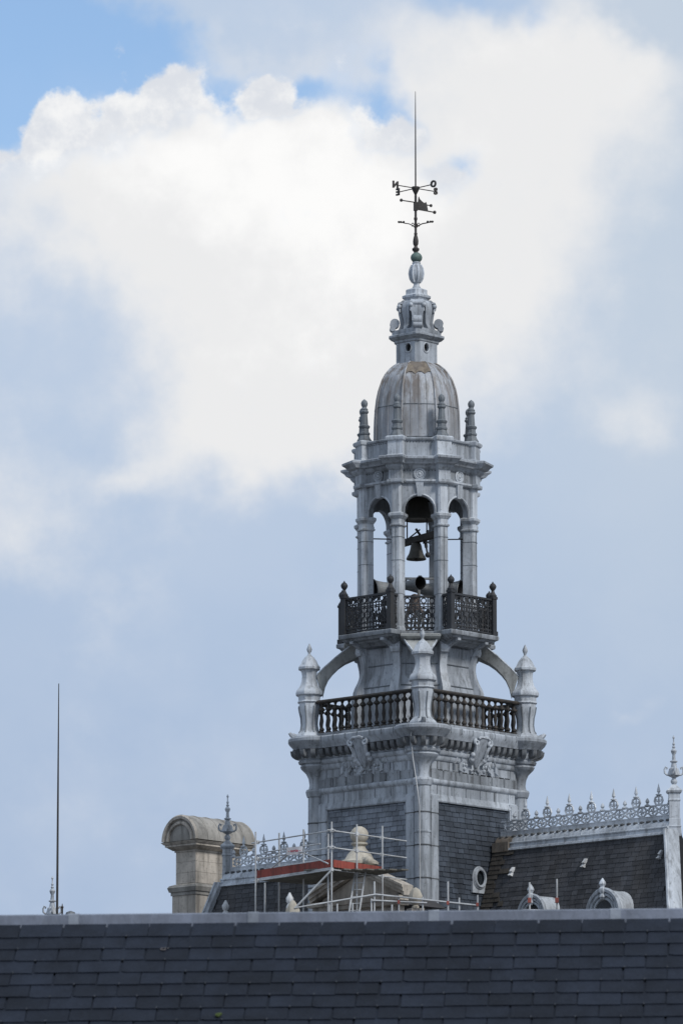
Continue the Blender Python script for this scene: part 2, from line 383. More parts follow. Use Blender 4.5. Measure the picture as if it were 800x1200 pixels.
# frames of zinc round the slate panels
for e in (-1, 1):
    m = MB(); x0, x1 = sorted((e * 62 * SB, e * 77 * SB))
    m.box(x0, x1, -AP - .085, -AP + .05, 0.4, Z(945)); m.box(x0 + .05, x1 - .05, -AP - .105, -AP - .08, 0.4, Z(947))
    me = m.mesh('corner_strip', MZ)
    for a in FACE: add('corner_strip', me, TW, rz=a)
    for y in (966, 1004, 1042):
        jm = MB().box(x0 - .004, x1 + .004, -AP - .111, -AP - .09, Z(y) - .014, Z(y) + .014).mesh('strip_joint', MSHADEJOINT)
        for a in FACE: add('strip_joint', jm, TW, rz=a)
m = MB(); m.ring_loft([[(x, -AP - dd, z) for x, dd in ((-77 * SB, o), (77 * SB, o), (77 * SB, -.05), (-77 * SB, -.05))] for z, o in ((Z(952.5), .085), (Z(951), .10), (Z(944.5), .045), (Z(943.5), .04))])
me = m.mesh('frame_head', MZ)
for a in FACE: add('frame_head', me, TW, rz=a)
# rows of zinc panels over the slate and along the frieze
def panel_row(ya, yb, n, ap, half, ph):
    step = 2 * half / n; z0, z1 = Z(yb) + .012, Z(ya) - .012
    def one(w):
        q = MB(); q.ring_loft([[(-w, -.012, z0), (w, -.012, z0), (w, -.012, z1), (-w, -.012, z1)], [(-w + .012, -.035, z0 + .012), (w - .012, -.035, z0 + .012), (w - .012, -.035, z1 - .012), (-w + .012, -.035, z1 - .012)]])
        return q.mesh('zinc_panel', MZ if ph else MZW)
    full = one(step / 2 - .010); hf = one(step / 4 - .010)
    for a in FACE:
        xs = [(-half + step * (i + .5), full) for i in range(n)] if not ph else [(-half + step / 4, hf)] + [(-half + step * (i + 1), full) for i in range(n - 1)] + [(half - step / 4, hf)]
        for x, me_ in xs:
            add('zinc_panel', me_, TW, (x * cos(a) + ap * sin(a), x * sin(a) - ap * cos(a), 0), a)
panel_row(943, 931, 6, AP, 74 * SB, 1)
fr = sq([(123, 929), (123, 900)]); fr.build('frieze', MZW, TW)
APF = 123 / sqrt(2) * SB
panel_row(925, 915.5, 7, APF, 74 * SB, 0); panel_row(915, 905, 7, APF, 74 * SB, 1)
sq([(122, 934), (125, 932), (127, 930.5), (127.5, 928), (126.5, 926.5), (123, 925.5)]).build('string_course', MZ, TW)
sq([(124, 906), (127, 904.5), (129, 902), (129, 899), (131.5, 898), (133, 895.5), (133, 893.5), (130, 892.5), (132, 891), (133, 889), (133, 888.5)]).build('entablature', MZ, TW)
sq([(133.4, 889.5), (133.4, 880)]).build('modillion_band', MSHADEJOINT, TW)  # backing behind the modillions, its dark colour paints in the cornice's shade
sq([(133, 882), (142, 880.8), (143.5, 878), (146.5, 874), (147.5, 871.5), (147.5, 868.5), (145, 866.8), (90, 866)]).build('cornice', MZ, TW)
# joints in the cornice lead
m = MB()
for i in range(-4, 5): m.box(i * 19 * SB - .012, i * 19 * SB + .012, -147.9 / sqrt(2) * SB, -145 / sqrt(2) * SB, Z(873.5), Z(867.5))
me = m.mesh('lead_joint', MDARKZ)
for a in FACE: add('lead_joint', me, TW, rz=a)
# modillions
def modillion(y0, y1, r0, r1, w):
    q = MB(); zt, zb = Z(y0), Z(y1); n = 6; pts = [(-r0, zt), (-r1, zt)]
    pts += [(-(r0 + (r1 - r0) * (.97 * cos(t) ** .8 if cos(t) > 0 else 0)), zt - (zt - zb) * (.18 + .82 * sin(t))) for t in [pi / 2 * i / n for i in range(n + 1)]]
    return q.ring_loft([[(x, y, z) for y, z in pts] for x in (-w, w)]).mesh('modillion', MMOD)
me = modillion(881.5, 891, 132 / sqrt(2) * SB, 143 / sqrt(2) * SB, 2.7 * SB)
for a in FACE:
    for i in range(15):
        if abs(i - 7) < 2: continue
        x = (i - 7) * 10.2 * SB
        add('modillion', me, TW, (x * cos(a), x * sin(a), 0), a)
# corner piers
DC = 119 * SB
pier = MB().lathe([(r * SB, Z(y) if y < 1100 else .3) for r, y in [(9.2, 1150), (9.2, 990), (10, 989.5), (10, 987.5), (9.2, 987), (9.2, 936), (10.5, 935), (11.5, 932), (12.2, 929), (11.5, 927), (8.5, 925.5), (7.6, 921), (8.6, 914), (11.5, 908), (15, 904.5), (17.2, 902.5), (18.6, 900), (17.4, 897.5), (20, 896.5), (21, 894), (19, 892.5), (20.5, 891), (21, 889.5), (21.5, 882), (26, 880.5), (28, 877.5), (31.5, 874), (33, 871.5), (33, 868.5), (31, 866.6), (10, 866)]], 16, pi / 16)
me = pier.mesh('corner_pier', MZ, 30)
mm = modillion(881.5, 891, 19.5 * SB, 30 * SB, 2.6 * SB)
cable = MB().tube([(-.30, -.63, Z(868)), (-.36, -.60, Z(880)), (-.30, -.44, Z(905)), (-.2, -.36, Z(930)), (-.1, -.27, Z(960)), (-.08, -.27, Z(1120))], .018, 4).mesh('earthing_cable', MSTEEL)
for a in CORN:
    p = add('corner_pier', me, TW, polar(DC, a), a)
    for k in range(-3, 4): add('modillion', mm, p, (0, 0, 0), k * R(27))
add('earthing_cable', cable, TW, polar(DC, 0), 0)
def joint(y): return MB().lathe([(9.1 * SB, Z(y) - .02), (9.9 * SB, Z(y) - .016), (9.9 * SB, Z(y) + .016), (9.1 * SB, Z(y) + .02)], 16, pi / 16).mesh('pier_joint', MSHADEJOINT)
for y in (966, 1004, 1042):
    jm = joint(y)
    for a in CORN: add('pier_joint', jm, TW, polar(DC, a), a)
# cartouches on the frieze
def cartouche(a):
    c = add('cartouche', None, TW, polar(APF - .06, a), a); c.empty_display_size = .2
    zt, zb = Z(874), Z(911); h = zt - zb; w = 9.6 * SB; rings = []
    for i in range(9):
        t = i / 8; z = zt - .05 * h - .86 * h * t; ww = w * (.86 + .14 * sin(pi * min(1, t * 1.4))) * (1 if t < .5 else (1 - ((t - .5) / .5) ** 2.2 * .82)); dp = .46 - .32 * t
        rings.append([(ww * cos(b), -dp - .07 * sin(b) * (1.2 - t * .5), z) for b in [pi * j / 8 for j in range(9)]])
    MB().ring_loft(rings, closed=False, cap=False).build('shield', MZ, c)
    q = MB(); q.ring_loft([[(-x, -y, z), (x, -y, z), (x, .05, z), (-x, .05, z)] for x, y, z in ((w * 1.0, .46, zt), (w * 1.05, .42, zt - h * .3), (w * .8, .22, zt - h * .7), (w * .5, .12, zb))]); q.build('shield_backing', MZW, c)
    q = MB()
    for e in (-1, 1):
        p = spiral(e * w * 1.15, zt - h * .16, .02, .105, e * 1.0 if e > 0 else pi - 1.0, e * 7.3 if e > 0 else pi + -7.3 + 0, 14, -.47)
        q.tube(p, [.045] * 15, 6)
        q.tube([(e * w * .95, -.50, zt - h * .05), (e * w * .55, -.53, zt + h * .0), (0, -.53, zt - h * .01)], .045, 6)
        q.tube([(e * w * 1.25, -.46, zt - h * .24), (e * w * 1.02, -.40, zt - h * .38), (e * w * .98, -.34, zt - h * .52), (e * w * 1.16, -.28, zt - h * .62), (e * w * .98, -.22, zt - h * .72), (e * w * .62, -.13, zt - h * .83), (e * w * .48, -.12, zt - h * .97), (e * w * .82, -.12, zt - h * 1.04)], [.05, .06, .06, .075, .07, .055, .06, .05], 6)
        q.ball((e * w * 1.18, -.32, zt - h * .55), .085, 8, 5); q.ball((e * w * 1.12, -.24, zt - h * .68), .095, 8, 5)
    q.build('scroll_frame', MZL, c)
    for e in (-1, 1):
        q = MB()
        pts = [(1.35, .70), (1.75, .57), (2.2, .62), (2.55, .80), (2.85, .92), (2.6, .98), (2.3, .86), (2.75, .55), (3.1, .48), (3.4, .62), (3.7, .86), (3.9, .95)]
        P = [(e * w * x, -.12 - .07 * (i % 2), zt - h * y * 1.02) for i, (x, y) in enumerate(pts)]
        for i in range(len(P) - 1):
            A = Vector(P[i]); B = Vector(P[i + 1]); dz = .10 * (1.0 if i % 2 == 0 else .55)
            q.ring_loft([[A + Vector((0, -.02, -dz)), A + Vector((0, -.02, dz)), A + Vector((0, .07, dz)), A + Vector((0, .07, -dz))], [B + Vector((0, -.02, -dz)), B + Vector((0, -.02, dz)), B + Vector((0, .07, dz)), B + Vector((0, .07, -dz))]])
        for x, y in ((1.5, .86), (1.78, .98), (2.0, .84)): q.ball((e * w * x, -.10, zt - h * y), .065, 6, 4)
        q.build('ribbon', MZL, c, ang=20)
for a in FACE: cartouche(a)
# round window low on the right face
pr = hit(562, 1029, Vector((TX, D, 0)) + Vector((sin(pi / 4 + PHI), -cos(pi / 4 + PHI), 0)) * (AP + .1), Vector((sin(pi / 4 + PHI), -cos(pi / 4 + PHI), 0)))
rel = pr - Vector((TX, D, 0)); tx_ = rel.x * cos(pi / 4 + PHI) + rel.y * sin(pi / 4 + PHI)
wn_ = add('round_window', None, TW, (tx_ * cos(pi / 4) + AP * sin(pi / 4), tx_ * sin(pi / 4) - AP * cos(pi / 4), pr.z), pi / 4)
q = MB(); q.hoop(0, -.12, 0, .215, .255, .045, 20, 6); q.hoop(0, -.07, 0, .26, .30, .05, 20, 6); q.build('window_ring', MZL, wn_)
q = MB(); q.prism([(.22 * cos(2 * pi * i / 20), .26 * sin(2 * pi * i / 20)) for i in range(20)], -.06, .0); q.build('pane', MGLASS, wn_)
q = MB(); q.prism([(-.30, -.44), (.30, -.44), (.30, -.1), (.22, -.18), (0, -.28), (-.22, -.18), (-.30, -.1)], -.08, 0); q.build('apron', MZL, wn_)

# --- terrace: pinnacles and balustrades
DP = 126.5 * S(820)
pb = MB().lathe(PL([(2.6, 769), (5.5, 771), (9, 775.5), (11.4, 780.5), (13.6, 783), (13.4, 785.5), (10.8, 786.6), (9.6, 789), (9.0, 793), (9.5, 798.5), (11, 803.5), (13.4, 807.5), (16, 810.5), (17, 813), (16.6, 815.5), (13.8, 817), (13.4, 822), (14.6, 824), (12.6, 825.6), (13.2, 829), (12.2, 835), (10.4, 842), (9.8, 850), (10.8, 857), (13, 860), (16, 863), (17, 864.5), (17, 866.3)]), 8, pi / 8)
pbm = pb.mesh('pinnacle', MZL, 30)
pf = MB().lathe(PL([(.3, 754.8), (1.4, 757), (3.2, 761.5), (2.6, 764), (1.5, 766), (1.5, 767.5), (3, 769.2)]), 10).mesh('finial', MZL)
q = MB()
for e in (-.18, .18): q.box(e - .03, e + .03, -.34, -.2, Z(866), Z(823))
seam = MB()
for k in range(8):
    a = pi / 8 + k * pi / 4; seam.tube([polar(r * S(y), a)[:2] + (Z(y),) for r, y in ((13.3, 829), (12.3, 835), (10.5, 842), (9.9, 850), (10.9, 857), (13.1, 860))], .022, 4)
seam = seam.mesh('seam', MDARKZ)
fs = MB(); fs.tube([(0, -.36, Z(865.5)), (0, -.44, Z(864)), (0, -.52, Z(862)), (0, -.56, Z(860.5)), (0, -.52, Z(859.8))], [.10, .085, .075, .06, .04], 6)
fs = fs.mesh('foot_scroll', MZL)
for a in CORN:
    p = add('pinnacle', pbm, TW, polar(DP, a), a)
    add('finial', pf, p); add('seam', seam, p); add('foot_scroll', fs, p)
AB = 88 * S(840); HB = 76 * S(840)
rail = MB(); rail.ring_loft([[(x, -AB + dy, z) for dy, z in ((-.10, Z(826.5)), (-.12, Z(825)), (-.08, Z(823)), (.08, Z(823)), (.12, Z(825)), (.10, Z(826.5)))] for x in (-HB, HB)])
railm = rail.mesh('handrail', MBAL)
pl = MB().box(-HB, HB, -AB - .11, -AB + .11, Z(866.2), Z(862)).mesh('plinth', MZW)
balm = MB().lathe(PL([(3.9, 826.4), (2.2, 827.4), (1.3, 829.5), (1.6, 831), (3.9, 833.4), (3.9, 834.8), (1.6, 836.6), (1.3, 840), (1.9, 844), (2.3, 847.5), (1.5, 852.5), (1.4, 854.5), (3.0, 856.6), (3.1, 857.8), (2.0, 859.2), (3.6, 860.4), (3.6, 862.3)]), 8).mesh('baluster', MBAL)
for a in FACE:
    b = add('balustrade', railm, TW, rz=a); add('plinth', pl, b)
    for i in range(14):
        add('baluster', balm, b, ((i - 6.5) * 10.9 * S(840), -AB, 0))
add('terrace_floor', sq([(140, 866.8), (140, 865.8)]).mesh('terrace_floor', MZW), TW)

# --- flared drum
octa([(74.5, 866.5), (74.5, 824), (73, 814), (70, 805), (67.4, 797), (66.2, 789), (66.4, 783), (67.6, 775), (68.5, 767), (67, 765), (62, 755)]).build('drum', MZ, TW)
m = MB()
for y, r in ((786.5, 66.4), (812, 72.6)): m.lathe(PL([(r, y + .5), (r + .9, y + .3), (r + .9, y - .7), (r, y - .9)]), 8, pi / 8)
m.build('drum_seam', MDARKZ, TW)
con = MB().levels(LV([(5.4, 60, 81, 866.4), (5.4, 60, 81, 822), (5.4, 60, 80.5, 816.5), (5, 60, 78.5, 811), (4.8, 60, 75, 804.5), (4.5, 60, 72, 797), (4.4, 60, 70.8, 790), (4.4, 60, 71.2, 784), (4.6, 60, 73, 776), (4.8, 60, 73.4, 774), (5.4, 60, 76, 773.5), (6, 60, 77.4, 770), (6, 60, 77, 765), (5.6, 60, 75.4, 763), (5.6, 60, 73, 757)]))
conm = con.mesh('console', MZL, 25)
for a in VERT: add('console', conm, TW, rz=a)

# --- flying buttresses
def fb():
    m = MB(); rings = []
    for du, yu, dl, yl, hw in [(118, 794, 110.5, 818, 6.4), (114, 789, 107.8, 806, 7.2), (108.5, 784, 104, 797.5, 8.4), (103, 779.5, 99, 791, 10.2), (96, 773.5, 92, 784, 13.2), (88, 767.5, 84.5, 778.5, 17), (80, 761.5, 75, 774, 20), (70, 756.5, 66, 771, 21.6), (60, 755, 58, 769, 22)]:
        rings.append([(-hw * SB, -du * S(yu), Z(yu)), (hw * SB, -du * S(yu), Z(yu)), (hw * .62 * SB, -dl * S(yl), Z(yl)), (-hw * .62 * SB, -dl * S(yl), Z(yl))])
    m.ring_loft(rings); return m.mesh('flying_buttress', MLICH, 30)
fbm = fb()
def edge_roll(e):
    return MB().tube([(e * (hw - .8) * SB, -(du + .3) * S(yu), Z(yu - .4)) for du, yu, hw in [(117, 792.5, 6.6), (108.5, 784, 8.4), (103, 779.5, 10.2), (96, 773.5, 13.2), (88, 767.5, 17), (80, 761.5, 20), (71, 757, 21.6)]], .03, 5).mesh('edge_roll', MZL)
fbe = [edge_roll(-1), edge_roll(1)]
for a in CORN:
    p = add('flying_buttress', fbm, TW, rz=a)
    for q in fbe: add('edge_roll', q, p)

# --- balcony floor
octa([(66, 760), (73, 758.6), (76, 756.5), (79, 755.5), (80, 753), (80, 750.5), (78, 750), (40, 749.9)]).build('belfry_floor', MZW, TW)
def bal_slab():
    m = MB(); lv = [(30, 72, 765), (33, 76, 762), (34.5, 80, 761), (36, 81, 759.4), (37.5, 86.5, 758.6), (38.6, 87.6, 757), (39.5, 88, 756.4), (41.2, 90.5, 755.4), (41.6, 91, 754), (41.6, 91, 751.2), (41, 90.4, 750.3)]
    m.levels([(w * S(y), 52 * S(y), p * S(y), Z(y)) for w, p, y in lv]); return m.mesh('balcony_slab', MZW, 30)
bsm = bal_slab()
def bracket(e):
    x = e * 24 * SB; pts = [(-62, 790), (-64, 780), (-68, 772), (-75, 766), (-84, 762.5), (-88, 761.5), (-88, 758.8), (-62, 758.8)]
    return MB().ring_loft([[(x + dx * SB, py * SB, Z(y)) for py, y in pts] for dx in (-2.6, 2.6)]).mesh('balcony_bracket', MZ)
brkm = [bracket(-1), bracket(1)]
capm = MB().levels(LV([(19, 58, 70, 764), (22, 58, 80, 761), (23, 58, 83, 759.5), (23.5, 58, 85.5, 758), (23.5, 58, 86, 755.6), (22, 58, 84, 754.6)])).mesh('buttress_cap', MLICH)
orn = MB(); orn.lathe([(r * SB, z) for r, z in [(1.2, .0), (3.2, .08), (4, .2), (3.2, .33), (1.8, .40), (2.8, .46), (1, .55)]], 8); 
for a in CORN: add('buttress_cap', capm, TW, rz=a)
for a in FACE:
    p = add('balcony_slab', bsm, TW, rz=a)
    for q in brkm: add('balcony_bracket', q, p)

# --- railings
SR = S(728)
def scroll_panel(w):
    m = MB(); t = .0195; zt, zb = Z(708.5), Z(748); h = zt - zb
    hw = w / 2
    m.hoop(0, 0, zt - h * .115, hw * .62, h * .075, t, 10, 4)
    m.rod((-hw, 0, zt - h * .21), (hw, 0, zt - h * .21), t, 4); m.rod((-hw, 0, zt - h * .90), (hw, 0, zt - h * .90), t, 4)
    m.rod((-hw, 0, zb), (-hw, 0, zt), t * 1.1, 4)
    for e in (-1, 1):
        m.tube(spiral(e * hw * .5, zt - h * .33, .012, hw * .42, 0 if e > 0 else pi, (-5.5) if e > 0 else pi + 5.5, 11), t, 4)
        m.tube([(e * hw * .9, 0, zt - h * .36), (e * hw * .55, 0, zt - h * .46), (0, 0, zt - h * .54), (-e * hw * .5, 0, zt - h * .62), (-e * hw * .85, 0, zt - h * .72)], t, 4)
        m.tube(spiral(e * hw * .5, zt - h * .76, .012, hw * .44, pi / 2, pi / 2 + e * 5.2, 11), t, 4)
        m.tube(arc(e * hw * .5, zt - h * .955, hw * .4, 0, pi, 6), t, 4)
    m.rod((0, 0, zt - h * .22), (0, 0, zt - h * .90), t, 4)
    m.hoop(0, 0, zt - h * .54, hw * .35, hw * .35, t * 1.2, 8, 4)
    return m.mesh('scroll_panel', MIRON)
spm = scroll_panel(9.0 * SR)
postm = MB(); 
postm.box(-3.2 * SR, 3.2 * SR, -3.2 * SR, 3.2 * SR, Z(749.8), Z(705)); postm.box(-4.2 * SR, 4.2 * SR, -4.2 * SR, 4.2 * SR, Z(749.9), Z(745)); postm.box(-4 * SR, 4 * SR, -4 * SR, 4 * SR, Z(707.5), Z(704.6))
postm.lathe([(r * SR, Z(y)) for r, y in [(4.4, 704.6), (4.6, 703), (3, 701), (2.1, 699), (1.7, 697.4), (2.4, 696.6), (4.0, 694), (4.2, 692), (3.0, 689.8), (1.2, 688.4), (.3, 686.6)]], 10)
postm = postm.mesh('post', MIRON)
def run(rl, A, B, n):
    A = Vector(A); B = Vector(B); d = B - A; L_ = d.length; ang = atan2(d.y, d.x)
    MB().box(0, L_, -.045, .045, Z(709.5), Z(707.2)).build('top_rail', MIRON, rl, (A.x, A.y, 0), ang); MB().box(0, L_, -.03, .03, Z(748.6), Z(747)).build('bottom_rail', MIRON, rl, (A.x, A.y, 0), ang)
    for i in range(n):
        c = A + d * ((i + .5) / n); o = add('scroll_panel', spm, rl, (c.x, c.y, 0), ang); o.scale = (L_ / n / (9.0 * SR), 1, 1)
for a in FACE:
    rl = add('railing', None, TW, rz=a)
    w, p = 36.5 * SR, 86 * SR; iw, ip = 29 * SR, 67 * SR
    run(rl, (-w, -p, 0), (w, -p, 0), 8); run(rl, (-iw, -ip, 0), (-w, -p, 0), 2); run(rl, (w, -p, 0), (iw, -ip, 0), 2)
    for e in (-1, 1): add('post', postm, rl, (e * w, -p, 0))
for a in CORN:
    rl = add('railing', None, TW, rz=a)
    run(rl, (-19 * SR, -59 * SR, 0), (19 * SR, -59 * SR, 0), 4)

# --- belfry piers, arches and upper cornice
def pier_loft(lv, ch=2.2):
    m = MB(); rings = []
    for w, i, o, y in lv:
        s = S(y); z = Z(y); c = min(ch, w * .45)
        rings.append([(-w * s, -i * s, z), (-w * s, -(o - c) * s, z), (-(w - c) * s, -o * s, z), ((w - c) * s, -o * s, z), (w * s, -(o - c) * s, z), (w * s, -i * s, z)])
    return m.ring_loft(rings)
pm = pier_loft([(7.6, 57.5, 75, 750.2), (7.6, 57.5, 75, 745), (6.4, 59, 73.4, 743.5), (6.1, 59, 72.9, 628), (7.6, 57.5, 74.6, 627), (7.8, 57.4, 74.9, 625.4), (6.3, 58.6, 73.2, 624.4), (6.3, 58.6, 73.2, 619.5), (7.4, 57.8, 74.4, 618), (9.0, 56.6, 76, 615.6), (9.2, 56.5, 76.2, 613), (8.2, 57, 75, 612), (6.3, 59, 73.4, 611.2), (6.3, 59, 73.4, 577.5)])
pmm = pm.mesh('belfry_pier', MZL, 25)
for a in VERT: add('belfry_pier', pmm, TW, rz=a)
for y in (706, 667, 640):
    jm = pier_loft([(6.4, 58.9, 73.4, y + .4), (6.4, 58.9, 73.4, y - .25)]).mesh('pier_joint', MDARKZ)
    for a in VERT: add('pier_joint', jm, TW, rz=a)
am = MB().rod((0, -73.1 * S(700), Z(742)), (0, -73.0 * S(640), Z(628)), .014, 4).mesh('arris_seam', MDARKZ)
for a in VERT: add('arris_seam', am, TW, rz=a)
SA = S(595)
def arch_wall():
    m = MB(); hw = 17 * SA; W_ = 25.8 * SA; zs = Z(609); zb = Z(612.5); zt = Z(576.5); k = 16
    poly = [(-W_, zb), (-W_, zt), (W_, zt), (W_, zb), (hw, zb)] + [(hw * cos(pi * i / k), zs + hw * 1.04 * sin(pi * i / k)) for i in range(k + 1)] + [(-hw, zb)]
    m.prism(poly, -64.5 * SA, -57.5 * SA); return m.mesh('arch_wall', MZ, 30)
awm = arch_wall()
q = MB(); hw = 18.6 * SA; q.tube([(hw, -64.6 * SA, Z(612))] + [(hw * cos(pi * i / 16), -64.6 * SA, Z(609) + hw * 1.03 * sin(pi * i / 16)) for i in range(17)] + [(-hw, -64.6 * SA, Z(612))], .035, 5)
avm = q.mesh('archivolt', MZL)
ksm = MB().ring_loft([[(-w * SA, -62 * SA, Z(y)), (w * SA, -62 * SA, Z(y)), (w * SA, -o * SA, Z(y)), (-w * SA, -o * SA, Z(y))] for w, o, y in ((2.6, 66.5, 592.5), (2.8, 67, 591), (4.3, 68, 579), (4.6, 68.6, 577))]).mesh('keystone', MZL)
q = MB(); z0 = Z(567)
q.hoop(0, -66.6 * SA, z0, 6.0 * SA, 6.0 * SA, .04, 16, 5); q.hoop(0, -66.9 * SA, z0, 3.4 * SA, 3.4 * SA, .03, 12, 5); q.ball((0, -66.8 * SA, z0), .055, 8, 5)
for i in range(8): q.ball((3.0 * SA * cos(i * pi / 4) * .8, -66.9 * SA, z0 + 3.0 * SA * sin(i * pi / 4) * .8), .024, 6, 4)
rsm = q.mesh('rosette', MZL)
for a in OFACE:
    w_ = add('arch_wall', awm, TW, rz=a); add('archivolt', avm, w_); add('keystone', ksm, w_); add('rosette', rsm, TW, rz=a)
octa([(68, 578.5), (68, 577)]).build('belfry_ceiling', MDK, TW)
octa([(70, 577.8), (73.2, 577.2), (74.6, 575.6), (74.6, 573.8), (72, 572.8)]).build('belfry_string', MZL, TW)
octa([(71.6, 573.5), (71.6, 560)]).build('belfry_frieze', MZW, TW)
octa([(71, 562), (73.5, 561), (75.5, 558.5), (76, 557.2), (80.5, 556), (82, 553.2), (85.5, 551), (85.8, 548.8), (83, 547.6), (60, 547)]).build('belfry_cornice', MZ, TW)
cbm = MB().levels(LV([(8.4, 58, 77.2, 578), (8.8, 58, 78, 576.5), (8.8, 58, 78, 573.8), (7.6, 60, 75.6, 573), (7.6, 60, 75.6, 563), (8.6, 60, 77.6, 561.5), (9.8, 60, 79.6, 559), (10, 60, 80, 557), (12.4, 60, 83.8, 555.8), (13.2, 60, 86, 553), (15, 60, 89.5, 550.6), (15.2, 60, 89.8, 548.4), (13.6, 60, 87.5, 547.2), (11, 60, 78, 546.6)])).mesh('cornice_block', MZ, 25)
q = MB()
for a in OFACE:
    for i in range(-5, 6):
        n0 = len(q.v); q.ball((i * 3.6 * SA, -65.8 * SA, Z(529.6)), .018, 5, 3); q.ball((i * 3.6 * SA, -66.4 * SA, Z(562.8)), .018, 5, 3); q.move(Matrix.Rotation(a, 4, 'Z'), n0)
q.build('nail_heads', MSHADEJOINT, TW)['kind'] = 'stuff'
octa([(71, 548), (71, 528), (73.4, 527.2), (74, 525.6), (73, 524.6), (50, 521.5)]).build('attic', MZ, TW)
pdm = MB().levels(LV([(10.2, 60, 76.2, 547.4), (10.2, 60, 76.2, 545), (9.2, 60, 75, 544), (9.2, 60, 75, 529), (10.4, 58, 76.6, 528), (11, 58, 77.4, 526), (11, 58, 77.4, 524.2), (9.5, 58, 75.5, 522.8)])).mesh('pedestal', MZL, 25)
obm = MB().lathe(PL([(8.6, 523), (8.6, 521.4), (6.6, 518.5), (5.6, 515.6), (6.6, 514.4), (6.6, 512.6), (5.2, 511.6), (5.0, 508), (6.4, 506.4), (6.6, 504.6), (4.4, 503.2), (4.2, 500), (3.5, 490.5), (4.8, 489.2), (5.0, 487.6), (4.0, 486.4), (4.4, 485.2), (3.0, 483.6), (2.7, 482.4), (3.7, 480.4), (4.0, 477.8), (3.0, 475.2), (1.0, 473.6), (.2, 473)]), 8, pi / 8).mesh('obelisk', MDARKZ, 35)
for a in VERT:
    add('cornice_block', cbm, TW, rz=a); p = add('pedestal', pdm, TW, rz=a); add('obelisk', obm, p, polar(67.5 * S(500), 0))

# --- dome
DPROF = [(51.2, 523), (51.2, 512), (51, 500), (50.6, 490), (49.8, 480), (48.4, 469), (46.2, 459), (42.8, 449.5), (38.5, 442), (33, 435.5), (27.5, 431), (22, 428)]
def dr(th, r):
    k = (th - pi / 8) / (pi / 4); f = abs((k % 1) - .5) * 2          # 1 at the ribs, 0 mid face
    octr = cos(pi / 8) / cos((.5 - abs((k % 1) - .5)) * pi / 4 if False else ((k % 1) - .5) * pi / 4)
    return r * (.55 * octr * 1.04 + .45)
def dome_pt(th, r, y, lift=0.0):
    q = dr(th, r) * S(y) + lift; return (q * sin(th), -q * cos(th), Z(y))
m = MB(); m.ring_loft([[dome_pt(2 * pi * j / 48, r, y) for j in range(48)] for r, y in DPROF]); m.build('dome', MDOME, TW, ang=60)
m = MB(); q = MB()
for k in range(8):
    a = pi / 8 + k * pi / 4; m.tube([dome_pt(a, r, y, .008) for r, y in DPROF], .035, 5)
    for e in (.25, .5, .75): q.tube([dome_pt(a + e * pi / 4, r, y, .0) for r, y in DPROF[:-2]], .014, 4)
m.build('dome_rib', MDOME, TW); q.build('dome_seam', MDOME, TW)
m = MB()
for r, y in ((50.0, 482), (51.4, 520.5)):
    for k in range(48): m.ball(dome_pt(2 * pi * (k + .5) / 48, r, y, .006), .016, 5, 3)
    m.tube([dome_pt(2 * pi * j / 48, r, y, .0) for j in range(48)], .016, 4, closed=True)
m.build('dome_band', MDARKZ, TW)
# rusty skirts running down from the lantern
for k, a in enumerate(CORN):
    m = MB(); rings = []
    for r, y, h_ in [(40.4, 445.5, 3.4), (38.5, 442, 2.4), (36.5, 439.2, 1.2), (33.2, 435.5, .4), (29, 432, 0), (25, 429, 0), (20, 427, 0)]:
        rings.append([dome_pt(a + pi / 8 * .97 * t, r - h_ * .5 * abs(sin(4.3 * t + 1.7 * k + 1)), y - h_ * abs(sin(4.3 * t + 1.7 * k + 1)), .025) for t in [i / 8 - 1 for i in range(17)]])
    m.ring_loft(rings, cap=False, closed=False); m.build('rust_skirt', MRUST, TW)

# --- lantern
def chsq(d, ch, s, z):
    pts = []
    for k in range(4):
        a = k * pi / 2
        for e in (-1, 1): pts.append((((d - ch) * sin(a) + e * ch * cos(a)) * s, (-(d - ch) * cos(a) + e * ch * sin(a)) * s, z))
    return pts
SLN = S(410)
m = MB(); dl = 27.0; cl_ = 3.2; ap = dl / sqrt(2) * SLN; half = (dl / sqrt(2) - cl_ * sqrt(2)) * SLN
# face plates with a round opening
def plate(x0, x1, z0, z1, cx, cz, rx, rz, y0, y1, k=20):
    m = MB(); outer = []
    for i in range(k):
        a = 2 * pi * i / k; c, s = cos(a), sin(a)
        tx = ((x1 if c > 0 else x0) - cx) / c if abs(c) > 1e-6 else 1e9; tz = ((z1 if s > 0 else z0) - cz) / s if abs(s) > 1e-6 else 1e9
        t = min(tx, tz); outer.append((cx + c * t, cz + s * t))
    for X, Zc in ((x0, z0), (x1, z0), (x1, z1), (x0, z1)):
        j = min(range(k), key=lambda i: (outer[i][0] - X) ** 2 + (outer[i][1] - Zc) ** 2); outer[j] = (X, Zc)
    inner = [(cx + rx * cos(2 * pi * i / k), cz + rz * sin(2 * pi * i / k)) for i in range(k)]
    m.ring_loft([[(x, y1, z) for x, z in outer], [(x, y0, z) for x, z in outer], [(x, y0, z) for x, z in inner], [(x, y1, z) for x, z in inner]], cap=False)
    return m
lan = add('lantern', None, TW)
for i, a in enumerate(FACE):
    off = (-4.5 if i in (0,) else 4.5 if i == 3 else 0) * SLN
    p = plate(-half, half, Z(436), Z(401), off, Z(410.5), 4.6 * SLN, 5.4 * SLN, -ap, -ap + .14).build('lantern_wall', MZ, lan, rz=a)
    q = MB(); q.hoop(off, -ap - .005, Z(410.5), 4.9 * SLN, 5.8 * SLN, .026, 18, 5); q.build('ring_moulding', MZL, lan, rz=a)
